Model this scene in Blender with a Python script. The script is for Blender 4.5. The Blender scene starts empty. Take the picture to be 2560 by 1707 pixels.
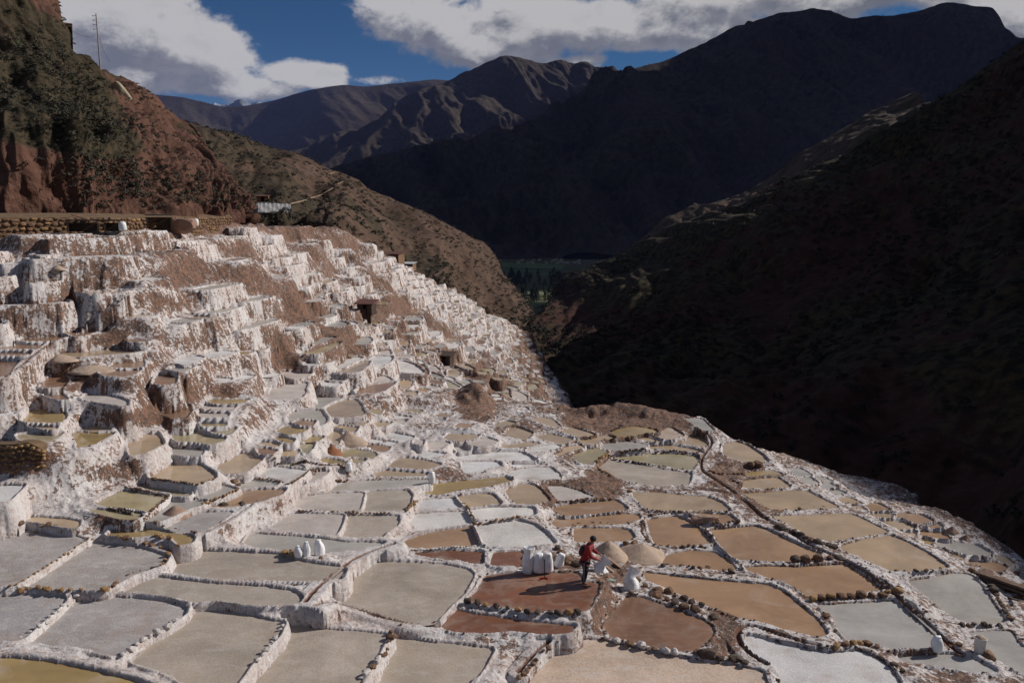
import bpy, bmesh, math, random, time
import numpy as np
from mathutils import Vector, Matrix, noise as mnoise
T0 = time.time()
R = math.radians
random.seed(7); np.random.seed(7)
scene = bpy.context.scene
COL = scene.collection

# ------------------------------------------------------------------ camera
FULLW, FULLH, FPX = 2560.0, 1707.0, 1991.0
PITCH = R(9.1)
camd = bpy.data.cameras.new('camera'); cam = bpy.data.objects.new('camera', camd); COL.objects.link(cam)
camd.sensor_width = 36.0; camd.lens = 36.0 * FPX / FULLW
camd.clip_start = 0.5; camd.clip_end = 60000
cam.rotation_euler = (R(90) - PITCH, 0, 0)
scene.camera = cam

# ------------------------------------------------------------------ light
SUN_EL, SUN_AZ = R(33), R(72)          # azimuth measured clockwise from +Y (the view direction)
sund = bpy.data.lights.new('sun', 'SUN'); sun = bpy.data.objects.new('sun', sund); COL.objects.link(sun)
sund.energy = 5.0; sund.angle = R(0.53); sund.color = (1.0, 0.95, 0.885)
sdir = Vector((math.cos(SUN_EL) * math.sin(SUN_AZ), math.cos(SUN_EL) * math.cos(SUN_AZ), math.sin(SUN_EL)))
sun.rotation_euler = (-sdir).to_track_quat('-Z', 'Y').to_euler()
scene.view_settings.view_transform = 'Standard'
scene.view_settings.look = 'None'
scene.view_settings.exposure = -0.14
scene.view_settings.gamma = 1.0
scene.render.engine = 'CYCLES'
scene.cycles.use_denoising = True
scene.cycles.max_bounces = 5
scene.cycles.volume_bounces = 0

# ------------------------------------------------------------------ node helpers
class NT:
    def __init__(s, tree): s.t = tree; s.n = tree.nodes; s.l = tree.links
    def new(s, typ, **kw):
        n = s.n.new(typ)
        for k, v in kw.items():
            if k in n.bl_rna.properties: setattr(n, k, v)
            else: s.set(n.inputs[k], v)
        return n
    def set(s, inp, v):
        if hasattr(v, 'is_linked') or isinstance(v, bpy.types.NodeSocket): s.l.new(v, inp)
        elif isinstance(v, (tuple, list)) and len(v) == 3 and inp.type == 'RGBA': inp.default_value = (*v, 1)
        else: inp.default_value = v
    def math(s, op, a, b=None, c=None, clamp=False):
        n = s.n.new('ShaderNodeMath'); n.operation = op; n.use_clamp = clamp
        for i, v in enumerate((a, b, c)):
            if v is not None: s.set(n.inputs[i], v)
        return n.outputs[0]
    def vmath(s, op, a, b=None, scale=None):
        n = s.n.new('ShaderNodeVectorMath'); n.operation = op
        s.set(n.inputs[0], a)
        if b is not None: s.set(n.inputs[1], b)
        if scale is not None: s.set(n.inputs['Scale'], scale)
        return n.outputs['Value'] if op in ('DOT_PRODUCT', 'LENGTH', 'DISTANCE') else n.outputs[0]
    def mix(s, f, a, b, blend='MIX'):
        n = s.n.new('ShaderNodeMix'); n.data_type = 'RGBA'; n.blend_type = blend
        s.set(n.inputs[0], f); s.set(n.inputs[6], a); s.set(n.inputs[7], b)
        return n.outputs[2]
    def ramp(s, f, lo, hi, a=0.0, b=1.0, smooth=True):
        n = s.n.new('ShaderNodeMapRange'); n.interpolation_type = 'SMOOTHSTEP' if smooth else 'LINEAR'
        s.set(n.inputs[0], f); s.set(n.inputs[1], lo); s.set(n.inputs[2], hi); s.set(n.inputs[3], a); s.set(n.inputs[4], b)
        return n.outputs[0]
    def noise(s, vec, scale, detail=4, rough=0.55, dist=0.0):
        n = s.n.new('ShaderNodeTexNoise')
        s.set(n.inputs['Vector'], vec); s.set(n.inputs['Scale'], scale); s.set(n.inputs['Detail'], detail)
        s.set(n.inputs['Roughness'], rough); s.set(n.inputs['Distortion'], dist)
        return n.outputs[0]
    def attr(s, name, out='Fac'):
        n = s.n.new('ShaderNodeAttribute'); n.attribute_name = name
        return n.outputs[out]
    def mapping(s, vec, scale=(1, 1, 1), loc=(0, 0, 0)):
        n = s.n.new('ShaderNodeMapping'); s.set(n.inputs[0], vec); n.inputs[3].default_value = scale; n.inputs[1].default_value = loc
        return n.outputs[0]

def material(name):
    m = bpy.data.materials.new(name); m.use_nodes = True
    nt = NT(m.node_tree); b = m.node_tree.nodes['Principled BSDF']
    return m, nt, b

def simple_mat(name, col, rough=0.8, nscale=0, namt=0.25, bump=0.0, metallic=0.0, bscale=None):
    m, nt, b = material(name)
    b.inputs['Roughness'].default_value = rough; b.inputs['Metallic'].default_value = metallic
    if nscale:
        geo = nt.new('ShaderNodeTexCoord').outputs['Object']
        n = nt.noise(geo, nscale, 5)
        f = nt.ramp(n, 0.3, 0.7, 1 - namt, 1 + namt, False)
        c = nt.mix(1.0, col, nt.new('ShaderNodeCombineColor', Red=f, Green=f, Blue=f).outputs[0], 'MULTIPLY')
        nt.l.new(c, b.inputs['Base Color'])
        if bump:
            bp = nt.new('ShaderNodeBump', Strength=1.0, Distance=bump)
            nt.l.new(nt.noise(geo, bscale or nscale * 2, 5), bp.inputs['Height']); nt.l.new(bp.outputs[0], b.inputs['Normal'])
    else:
        b.inputs['Base Color'].default_value = (*col, 1)
    return m

# ------------------------------------------------------------------ pixel <-> world
def ray(px, py):
    x = (np.asarray(px, float) - FULLW / 2) / FPX; yu = -(np.asarray(py, float) - FULLH / 2) / FPX
    c, s_ = math.cos(PITCH), math.sin(PITCH)
    return x, c + yu * s_, -s_ + yu * c
def at_range(px, py, r):
    x, y, z = ray(px, py); k = r / np.hypot(x, y)
    return np.array([x * k, y * k, z * k])
def at_fwd(px, py, f):
    x, y, z = ray(px, py); k = f / y
    return np.array([x * k, y * k, z * k])
def at_depth(px, py, zd):
    x, y, z = ray(px, py); k = zd / z
    return np.array([x * k, y * k, z * k])
def project(X, Y, Z):
    c, s_ = math.cos(PITCH), math.sin(PITCH)
    f = Y * c - Z * s_; u = Y * s_ + Z * c
    return FULLW / 2 + FPX * X / f, FULLH / 2 - FPX * u / f
DS = FULLW / 2352.0                     # coordinates read from the 2352 px wide view

# ------------------------------------------------------------------ world: sky with broken cloud
world = bpy.data.worlds.new('World'); scene.world = world; world.use_nodes = True
wt = NT(world.node_tree); wt.n.clear()
SKYK = 0.05
out = wt.new('ShaderNodeOutputWorld'); bg = wt.new('ShaderNodeBackground'); bg.inputs[1].default_value = SKYK
sky = wt.new('ShaderNodeTexSky', sky_type='NISHITA', sun_disc=False, sun_elevation=SUN_EL, sun_rotation=SUN_AZ,
             altitude=3200, air_density=0.9, dust_density=0.3, ozone_density=2.2)
geo = wt.new('ShaderNodeTexCoord').outputs['Generated']
sep = wt.new('ShaderNodeSeparateXYZ', Vector=geo)
el = wt.math('ARCSINE', sep.outputs[2]); az = wt.math('ARCTAN2', sep.outputs[0], sep.outputs[1])
def dirpx(px, py):
    x, y, z = ray(px * DS, py * DS); return float(math.atan2(x, y)), float(math.atan2(z, math.hypot(x, y)))
# cloud banks: (display x, y, half width, half height) in the picture; elsewhere a scattered field
banks = [(250, 60, 210, 115, .50), (90, 30, 200, 150, .52), (430, 105, 170, 85, .46), (430, 190, 200, 42, .44), (590, 205, 110, 28, .42), (300, 185, 150, 55, .5),
         (730, 175, 115, 38, .55), (850, 185, 110, 22, .42), (1010, 50, 190, 80, .5), (1260, 60, 270, 85, .58), (1100, 110, 180, 60, .5),
         (1550, 70, 260, 70, .52), (1850, -30, 420, 75, .55), (2300, 40, 180, 90, .5), (1330, 140, 130, 35, .4)]
acc = None
cvec = wt.new('ShaderNodeCombineXYZ', X=az, Y=wt.math('MULTIPLY', el, 1.5), Z=0.0).outputs[0]
def cloud_field(vec, aza, ela):
    acc = None
    for (bx, by, bw, bh, amp) in banks:
        a0, e0 = dirpx(bx, by)
        wa = bw * DS / FPX; wh = bh * DS / FPX
        dx = wt.math('DIVIDE', wt.math('SUBTRACT', aza, a0), wa * 1.25); dy = wt.math('DIVIDE', wt.math('SUBTRACT', ela, e0), wh * 1.25)
        d2 = wt.math('ADD', wt.math('MULTIPLY', dx, dx), wt.math('MULTIPLY', dy, dy))
        g = wt.math('MULTIPLY', wt.math('EXPONENT', wt.math('MULTIPLY', d2, -1.6)), amp)
        acc = g if acc is None else wt.math('MAXIMUM', acc, g)
    n1 = wt.noise(vec, 6.5, 12, 0.63, 0.15)
    # behind and beside the camera the same broken cloud goes on
    far = wt.ramp(wt.math('ABSOLUTE', aza), 0.72, 1.0, 0.0, 0.20)
    hi = wt.ramp(ela, 0.30, 0.55, 0.0, 0.20)
    acc = wt.math('MAXIMUM', acc, wt.math('MAXIMUM', far, hi))
    return wt.math('ADD', acc, wt.math('MULTIPLY', wt.math('SUBTRACT', n1, 0.5), 1.3))
f0 = cloud_field(cvec, az, el)
off = (0.020, 0.045, 0.0)
az2 = wt.math('ADD', az, 0.016); el2 = wt.math('ADD', el, 0.026)
cvec2 = wt.new('ShaderNodeCombineXYZ', X=az2, Y=wt.math('MULTIPLY', el2, 1.5), Z=0.0).outputs[0]
f1 = cloud_field(cvec2, az2, el2)
dens = wt.ramp(f0, 0.19, 0.34)
grad = wt.math('SUBTRACT', f0, f1)                       # thinner towards the sun side = lit
litn = wt.ramp(grad, -0.10, 0.17)
shade = wt.math('ADD', wt.ramp(f0, 0.3, 0.9, 0.10, -0.22), wt.math('MULTIPLY', wt.math('SUBTRACT', wt.noise(cvec, 17.0, 6, 0.6, 0.3), 0.5), 0.9))
lit = wt.math('ADD', litn, shade, clamp=True)
ccol = wt.mix(lit, (3.3, 3.5, 4.3), (11.2, 11.0, 11.1))
hs = wt.new('ShaderNodeHueSaturation', Saturation=1.28, Value=1.05, Color=sky.outputs[0])
col = wt.mix(wt.math('MULTIPLY', dens, 0.97), hs.outputs[0], ccol)
wt.l.new(col, bg.inputs[0]); wt.l.new(bg.outputs[0], out.inputs[0])
# ------------------------------------------------------------------ traced outlines of the ponds (image tiles -> full pixels)
TILES = dict(Z=(0, 1140, 1.8375), A=(0, 1280, 3.672), B=(640, 1280, 3.672), C=(1280, 1280, 3.672), D=(1920, 1280, 3.672), E=(0, 940, 3.672),
             F=(640, 940, 3.672), G=(1280, 940, 3.672), H=(1920, 1060, 3.672), I=(0, 700, 4.704), J=(400, 700, 4.704), K=(0, 540, 4.704), L=(1000, 760, 4.704))
def tile_pts(t, s):
    ox, oy, k = TILES[t]; v = [float(a) for a in s.replace(',', ' ').split()]
    return np.array([(ox + v[i] / k, oy + v[i + 1] / k) for i in range(0, len(v), 2)])
# tile | kind | group | coords     kinds: g grey crust, w white crust, p pink crust, t tan, o orange, y yellow olive, r red mud, s silver, b brown, d dry
PONDS = '''
A g m -300,80 100,120 380,170 640,215 790,260 640,340 480,450 330,545 150,660 0,680 -300,650
A g m 880,265 1060,290 1250,320 1430,380 1530,420 1490,490 1400,530 1240,580 1100,650 960,720 700,715 450,710 200,680 350,580 560,460 760,340
Z k m 870,435 1060,440 1270,450 1400,490 1560,510 1580,530 1560,575 1450,580 1100,570 900,570 750,530 790,480
Z k m 690,552 860,575 1000,590 1200,600 1330,620 1390,650 1370,685 1200,690 1000,665 900,675 800,650 560,620 600,585
Z g m 380,645 600,655 780,675 850,700 840,735 760,790 640,850 545,925 400,890 130,858 230,780 330,690
Z g m -120,630 300,650 270,690 190,760 90,850 -120,850
Z k m 900,720 1010,712 1150,735 1300,770 1270,830 1200,900 1130,970 1060,1070 870,1050 760,990 610,945 700,870 800,790
Z k m 1350,775 1500,800 1650,810 1780,825 1740,880 1700,960 1640,1050 1640,1110 1070,1110 1180,970 1260,880
Z k m 1830,835 2000,860 2120,870 2260,890 2220,960 2110,1110 1690,1110 1740,1000 1800,900
Z k m 1740,485 1900,490 2050,500 2140,520 2170,545 2120,640 2070,680 1990,765 1870,775 1700,740 1510,705 1560,640 1640,560
Z y m -120,935 60,930 250,955 420,990 620,1040 760,1110 -120,1110
E t m 150,1290 400,1300 600,1315 720,1340 700,1400 560,1380 330,1340 170,1320
A y m 1050,170 1200,150 1420,160 1560,190 1780,220 1740,290 1660,300 1590,230 1450,215 1250,235 1000,215
E g m 1500,1385 1620,1310 1720,1260 1900,1250 2130,1250 2000,1350 1850,1440 1700,1440 1560,1420
E s m 1360,1330 1450,1240 1570,1120 1750,1125 1890,1150 1830,1195 1730,1225 1480,1340
E v m 890,1170 1000,1110 1130,1055 1330,1080 1530,1105 1470,1170 1330,1275 1150,1240 930,1195
E v m 800,1240 880,1225 1080,1245 1310,1275 1250,1325 1120,1320 940,1275
E v m 1270,1005 1400,1010 1550,1045 1740,1085 1720,1110 1560,1095 1400,1060 1280,1020
E s m 1820,1100 1860,1040 2020,1000 2180,1045 2080,1090 1940,1140 1830,1125
E s m 2120,950 2350,955 2560,985 2500,1035 2350,1035 2230,1040 2190,970
E o m 1920,1210 2060,1130 2200,1070 2350,1045 2620,1045 2550,1110 2350,1170 2200,1195 2060,1215
E t m 1380,890 1560,770 1720,750 1850,830 1960,900 1970,950 1830,1000 1700,985 1540,960 1400,945
E t m 2000,850 2060,760 2130,705 2300,715 2410,745 2380,790 2300,850 2240,895 2100,900
E s m 1590,640 1720,625 1900,630 1860,680 1840,730 1700,735 1600,720
E v m 1580,560 1650,500 1720,475 1850,500 2080,560 2040,600 1960,625 1800,605 1650,605
E v m 1850,480 2160,475 2150,500 2100,545 1980,530
E t m 1170,560 1300,540 1440,530 1470,580 1490,640 1400,680 1330,720 1210,740 1190,650
E y m 650,520 850,520 1050,525 950,580 830,640 730,665 700,580
E v m 160,540 350,520 570,525 500,580 400,630 330,635 200,590
E t m 750,490 850,460 980,445 1010,450 1010,500 880,510
E y m 170,370 210,320 400,300 605,300 590,400 540,435 400,435 240,430
E t m 260,460 400,450 530,455 500,495 420,490
E p m 750,210 830,170 950,170 1080,205 1160,235 1160,285 1000,265 850,240
E b m 1440,265 1600,255 1740,275 1750,330 1700,390 1600,395 1510,360 1470,300
E b m 380,110 420,40 520,0 600,20 625,50 580,110 480,120
E b m 390,165 560,160 610,225 540,220 460,195
E y m 1900,240 1930,215 2290,215 2210,260 2000,262
E p m 1840,290 1880,270 2170,275 2120,320 1900,318
E p m 1830,350 1850,328 2100,330 2080,385 1850,385
E y m 1850,430 1870,402 2050,402 2070,465 1880,465
E b m 1420,80 1440,10 1480,-15 1620,0 1600,80 1500,92
E w m -100,1020 100,1005 220,1010 150,1080 60,1165 -100,1170
F y m 190,510 270,465 470,485 420,520 300,540
F o m 345,430 400,405 540,420 510,460 430,460
F y m 160,570 220,560 350,590 320,630 230,610
F y m 390,590 470,548 620,560 560,600 450,605
F v m 390,655 430,615 530,620 510,670 460,715 430,680
F t m 10,620 60,605 230,620 180,660 80,650
F b m 20,665 80,660 190,690 130,725 40,715
F t m 240,680 400,685 340,740 250,735
F t m 750,440 840,390 1030,425 960,465 860,460
F t m 715,470 760,452 935,475 900,525 860,510
F t m 580,520 640,490 780,510 770,570 740,640 700,600 630,560
F o m 930,620 1100,630 1225,655 1200,690 1150,705 1060,680 970,655
F v m 640,735 740,690 900,668 1080,700 1100,730 1050,765 900,755
F y m 560,780 620,755 740,770 830,800 810,830 700,810
F v m 880,765 1010,772 970,808 900,805
F w m 950,600 1010,570 1150,590 1300,615 1240,650 1100,630
F w m 1170,545 1260,520 1450,560 1400,600 1270,590
F t m 1090,430 1120,420 1250,430 1180,465 1120,470
F w m 1230,380 1280,360 1430,380 1390,400 1300,395
F p m 1220,405 1390,410 1340,445 1260,445
F v m 1350,325 1400,300 1530,320 1500,345
F s m 1310,355 1340,335 1500,350 1450,375
F y m 1050,325 1080,305 1160,310 1130,360
F o m 1640,360 1690,345 1810,350 1770,385 1680,375
F o m 1820,470 1870,430 2000,445 1950,480
F s m 1620,395 1740,390 1720,420
F t m 1740,560 1780,530 1920,535 2050,545 2010,570 1880,600 1740,580
F p m 1550,610 1740,605 1780,620 1680,680 1600,685 1545,660
F p m 1460,600 1500,585 1540,595 1520,640 1460,625
F w m 1470,710 1560,695 1740,715 1690,745 1570,755
F t m 1210,840 1300,760 1400,750 1560,775 1700,815 1640,840 1550,860 1400,855
F t m 1080,900 1190,865 1350,880 1570,895 1570,920 1300,930 1100,920
F s m 560,1045 850,980 1050,955 1570,945 1580,985 1480,1005 1330,1020 1000,1045 780,1070 600,1080
F y m 1530,1010 1700,985 2000,955 2290,925 2350,965 2150,1020 1900,1050 1680,1095 1560,1085
F p m 400,1110 650,1085 980,1070 960,1150 930,1240 700,1240 420,1225 370,1160
F k m 1010,1065 1380,1050 1420,1100 1400,1180 1370,1240 1150,1250 980,1240
F p m 370,1260 800,1275 770,1370 720,1465 450,1450 120,1400 250,1310
F k m 840,1275 1310,1285 1290,1370 1180,1440 1150,1480 900,1485 750,1470 800,1380
B s m -100,300 -60,230 0,200 250,220 560,240 820,280 1200,285 1130,320 950,350 650,380 400,400 200,370 0,340
F w m 1540,1140 1800,1125 1850,1170 1880,1215 1700,1225 1480,1230 1500,1180
F t m 1860,1105 2100,1080 2170,1090 2250,1180 2100,1195 1940,1205 1890,1150
F w m 1970,1235 2150,1210 2350,1205 2540,1215 2560,1280 2350,1300 2080,1330 2020,1320
F w m 1450,1275 1700,1255 1900,1245 1950,1310 1970,1360 1750,1395 1500,1430 1450,1370
B o m 1370,270 1500,220 1700,175 1980,135 2030,210 2080,310 1800,320 1500,345 1400,330
B w m 2030,130 2200,105 2400,80 2550,120 2660,200 2740,295 2550,315 2300,330 2120,315 2080,230
B r m 1460,375 1800,355 2090,370 2080,480 1950,470 1700,430 1480,410
B r m 2190,375 2350,365 2440,365 2440,500 2300,500 2160,485 2170,440
B r m 2110,590 2350,560 2600,570 2950,560 3000,640 3150,660 3130,720 3070,850 3000,915 2750,920 2500,920 2350,880 2150,860 1960,815 2050,710
B r m 1830,900 2000,940 2350,985 2600,1020 2920,1050 2860,1110 2700,1120 2350,1090 2100,1110 1850,1100 1690,1060 1750,980
C b m 1070,770 1200,790 1350,840 1500,890 1700,970 1820,1050 1840,1120 1750,1220 1650,1280 1400,1260 1150,1210 930,1150 870,1080 900,980 1000,850
C n m 680,1170 850,1190 1100,1250 1400,1310 1700,1370 2000,1410 2300,1470 2350,1640 150,1640 220,1500 350,1360 480,1260
D w m -200,1130 0,1180 200,1230 450,1280 640,1300 850,1280 1000,1350 1100,1430 1180,1540 1200,1640 180,1640 100,1500 0,1400 -130,1330 -230,1250
D o m -1150,555 -800,600 -400,640 0,670 120,720 250,830 400,950 500,1060 520,1120 450,1150 300,1110 0,1040 -250,970 -500,880 -800,760 -1100,640
C o m 1350,480 1450,390 1650,355 1850,370 1980,440 2050,530 1900,540 1600,490
C o m 1240,80 1470,40 1560,55 1680,130 1820,240 1830,290 1600,320 1330,310 1290,240
D o m -540,170 -120,130 0,170 150,240 300,310 440,370 510,385 420,430 200,460 -100,450 -280,440 -400,340 -480,230
G o m 1620,1260 1980,1270 2060,1330 1930,1360 1850,1350 1780,1280
D o m 0,500 250,510 700,480 820,520 1000,620 1150,720 900,740 650,770 380,790 280,710 130,640 0,610 -180,560 -200,510
D s m 450,855 700,850 1000,830 1220,815 1320,860 1420,980 1500,1080 1530,1180 1500,1240 1250,1250 1090,1260 900,1200 750,1180 650,1070 600,960
D t m 0,40 400,30 740,10 820,40 960,110 1100,180 950,220 700,250 580,270 400,230 200,140 60,90
D t m 660,320 900,250 1130,215 1300,290 1500,400 1650,510 1400,540 1150,550 1020,500 850,420 700,360
D s m 1280,640 1500,610 1700,565 1850,575 1950,680 2050,830 2170,1010 2000,1030 1770,1010 1640,930 1500,800
D s m 1180,1320 1700,1310 1880,1340 2100,1470 1900,1480 1500,1400 1250,1370
D s m 1850,1110 2220,1090 2270,1180 2400,1290 2500,1470 2350,1470 2150,1380 2000,1280 1920,1190
H t m -240,640 0,625 180,612 370,615 480,680 650,765 450,780 200,795 0,780 -120,700
H t m -220,520 0,495 90,495 210,580 0,600 -230,590
H y m -220,450 0,430 80,435 150,485 0,480 -150,490
G t m 1950,620 2050,600 2150,630 2300,730 2350,790 2200,790 2040,780 1940,720
G s m 1570,390 1740,390 1820,470 1850,500 1780,510 1680,450
G t m 1810,520 1880,515 1960,560 1870,570
G t m 1490,620 1600,570 1740,550 1780,600 1800,650 1700,650 1560,625
G t m 1240,665 1300,620 1500,640 1700,680 1780,715 1690,700 1400,680
G s m 750,650 830,600 1000,590 1240,630 1200,665 960,690 850,670
G v m 570,720 650,680 750,660 880,690 800,760 730,810 650,810 580,770
G v m 950,750 1100,720 1400,710 1600,720 1700,740 1720,780 1660,860 1500,850 1200,800 1000,770
G k m 800,830 880,770 1100,800 1400,860 1640,890 1640,940 1600,1005 1350,1005 1150,990 1000,950 860,890
G t m 1110,1070 1300,1070 1600,1095 1800,1110 1920,1160 2010,1250 1700,1245 1250,1230 1180,1170 1130,1120
G o m 370,1210 600,1170 950,1140 1010,1180 1060,1230 800,1260 500,1290 390,1260
G o m 370,1360 400,1310 600,1300 900,1270 1150,1270 1170,1310 1080,1350 800,1380 580,1380 420,1400
C o m 580,150 1000,150 1080,170 1130,240 1050,265 800,270 580,290
G t m 0,1000 180,990 260,1050 340,1150 220,1180 60,1190 0,1150 -50,1060
G p m 330,1010 450,1010 600,1050 740,1110 600,1130 430,1150 390,1090
G w m 0,870 200,840 350,840 430,900 440,945 250,960 80,950 -60,920
G w m 0,805 200,800 320,820 180,835 0,850
F w m 1840,715 2200,700 2430,700 2520,745 2570,785 2350,780 1840,775
F w m 1900,790 2220,790 2260,830 2130,850 2060,900 1910,905
G t m 0,630 150,605 260,620 100,660 0,665 -150,660 -80,640
G w m 140,680 250,650 400,630 440,650 350,685 150,700
G t m 350,710 500,650 620,635 660,655 520,700 430,740
G t m 200,560 350,530 560,580 480,630 350,610
G t m 0,475 60,475 190,525 150,570 110,585 0,570 -60,530
G t m 180,400 280,375 370,400 440,465 380,470 280,440
G t m 440,510 550,475 650,500 760,540 700,555 600,560
G t m 580,590 700,560 870,545 950,575 830,580 740,640 650,620
G y m 900,520 1000,485 1130,460 1300,490 1340,520 1200,530 1000,570
G t m 1120,575 1200,560 1380,600 1280,605
G d m 1310,550 1450,470 1580,550 1450,590 1380,580
F p m 1800,640 1870,620 1960,690 1860,700
F p m 1940,600 2100,560 2220,600 2080,650 1980,640
F t m 2180,450 2300,410 2390,435 2250,480
F w m 60,910 130,830 470,870 420,920 330,980 200,950
F p m 350,1000 480,910 580,865 660,880 600,930 450,990 400,1020
F s m 210,800 400,820 440,850 260,835
F t m 1340,150 1400,135 1510,150 1450,185
F o m 1460,125 1500,110 1600,130 1540,160
F p m 1540,105 1700,100 1620,135
F b m 1230,165 1400,180 1320,192
F b m 1600,40 1720,45 1640,70
F b m 1110,185 1240,195 1120,220
F w m 620,205 790,205 800,225 640,225
F o m 800,150 930,150 880,175
F b m 790,180 880,180 830,205
F w m 610,60 680,55 780,75 720,100 610,95
F t m 660,20 740,5 850,20 800,50
H t R 640,690 740,670 870,735 740,730
H o R 900,745 1000,725 1130,790 950,800
H t R 740,745 850,755 900,795 840,790
H t R 890,820 1050,815 1150,835 1100,860 950,855
H o R 1160,845 1250,820 1400,830 1520,890 1370,925 1300,890
H o R 1390,940 1520,895 1610,945 1560,955
H t R 1000,875 1250,900 1330,930 1340,975 1150,970
H t R 1170,985 1350,990 1340,1035 1250,1020
H o R 1390,990 1420,975 1580,975 1670,1060 1500,1040 1400,1020
H y R 1360,1065 1420,1050 1500,1060 1490,1120 1420,1100
H s R 1530,1070 1700,1085 1900,1105 2060,1190 2000,1220 1800,1200 1540,1120
H y R 1550,1150 1800,1225 1730,1245 1600,1200
H o R 1840,1240 1900,1220 2020,1250 2190,1310 2130,1360 2000,1325 1850,1270
H t R 2060,1240 2160,1205 2260,1285 2200,1300
H t R 1790,1310 1830,1290 2000,1340 2130,1380 2110,1410 1900,1350
H t R 2220,1340 2260,1300 2450,1330 2450,1370
H s R 2210,1410 2240,1380 2450,1420 2450,1480
H s S 200,420 300,410 400,470 380,485 260,485
H s S 280,495 380,490 460,540 350,560 310,530
H s S 420,480 480,480 600,530 480,520
H s S 470,550 550,540 650,585 500,590
H s S 540,615 640,605 720,640 620,650
H s S 760,655 800,625 880,630 960,665 860,675
H s S 870,700 970,685 940,725 890,735
H y S 1040,670 1230,620 1360,650 1180,710
H b S 950,600 1060,590 1160,630 1040,660 960,640
H b S 740,530 900,540 960,560 900,590 780,560
I b m -100,800 20,785 180,738 530,752 430,815 -100,818
I b m -100,840 380,838 320,900 -100,900
I b m -100,940 240,940 150,1040 90,1110 0,1140 -100,1140
I b m 230,715 400,660 600,650 830,665 820,685 600,725 350,728
I b m 700,620 900,560 1080,545 1230,550 1150,610 980,660 890,670 840,645
I b m 1480,705 1560,690 1780,712 1700,735 1550,735
I b m 1280,1035 1400,960 1530,925 1680,925 1680,1035 1500,1040
I b m 1180,1100 1270,1060 1660,1060 1560,1120 1400,1135 1250,1130
J w m 190,950 300,910 420,895 510,915 420,970 310,1010 220,990
J s m 90,1060 190,1025 400,1025 330,1065 250,1090
J w m 490,890 600,855 730,835 900,845 800,880 560,910
J y m 920,845 1110,840 1000,885 940,880
J t m 1090,830 1140,800 1270,805 1190,845
J s m 500,400 620,380 820,385 800,405 560,412
J t m 350,440 460,415 690,425 600,460 360,450
J s m 120,485 280,450 480,470 330,505 140,492
J s m 110,508 300,513 180,540 110,525
J o m 1160,240 1290,215 1410,225 1330,250 1200,262
J s m 1230,640 1400,605 1560,605 1400,640 1260,655
J w m 1480,575 1570,545 1740,545 1600,585
J w m 600,1160 680,1150 850,1165 770,1220
J w m 880,1150 1000,1120 1110,1130 1050,1165 900,1190
J w m 1120,1115 1230,1070 1410,1105 1330,1135 1160,1145
J p m 1430,1090 1480,1075 1790,1095 1720,1140 1600,1175 1500,1150
J w m 1680,1000 1740,980 1880,990 1780,1020
J t m 1790,975 1870,945 2030,960 1920,990
J s m 1970,1170 2070,1140 2220,1150 2150,1195 2010,1195
J w m 1910,1205 2140,1212 2060,1255 1920,1250
J t m 2120,890 2250,870 2340,880 2200,910
J w m 1920,1385 2110,1390 2150,1420 1930,1410
K w m 1550,735 1700,725 1960,735 1760,760 1610,770
K t m 900,895 1200,895 1380,880 1560,885 1400,910 1100,930 960,915
K t m 340,785 560,760 720,770 560,790 380,800
K w m 20,560 150,540 420,540 280,570 50,578
K w m 350,465 450,450 680,455 500,475
K t m 1480,1180 1650,1155 1850,1160 1700,1190 1500,1200
K b m -100,700 180,700 100,718 -100,730
L v L 780,620 940,620 900,650 760,650
L y L 750,660 900,660 870,690 730,690
L y L 720,700 860,700 830,735 690,735
L t L 700,745 830,745 840,790 750,790
L s L 790,890 960,895 1020,930 800,930
L s L 800,945 920,945 930,1000 860,990
L s L 880,1010 960,1020 1000,1050 890,1045
L s L 900,1060 1010,1060 1030,1100 930,1090
L s L 930,1110 1030,1110 1060,1150 960,1150
L s L 950,1180 1060,1180 1150,1230 1080,1250 960,1230
L t L 960,1270 1060,1260 1020,1300
L w L 1080,1060 1160,1060 1180,1090 1090,1090
L w L 1100,1100 1190,1100 1210,1130 1120,1135
L t L 1190,1050 1280,1060 1310,1110 1210,1090
L p L 1250,1170 1320,1180 1340,1230 1260,1230
L w L 1390,1210 1480,1215 1510,1245 1400,1240
L w L 1400,1255 1520,1255 1530,1285 1410,1280
L w L 1410,1295 1530,1300 1540,1320 1415,1320
L o L 1700,1230 1850,1240 1840,1270 1720,1265
L t L 1090,860 1220,870 1180,900 1110,890
L y L 920,800 1030,800 1020,830 930,830
L p L 480,715 570,715 610,770 520,775
L b m 350,930 520,915 480,945
L p m 300,980 370,970 490,990 400,1010
L o m 180,1000 280,990 350,1020 260,1050
L t m 0,1030 60,1020 210,1040 180,1080 60,1070
'''
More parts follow.
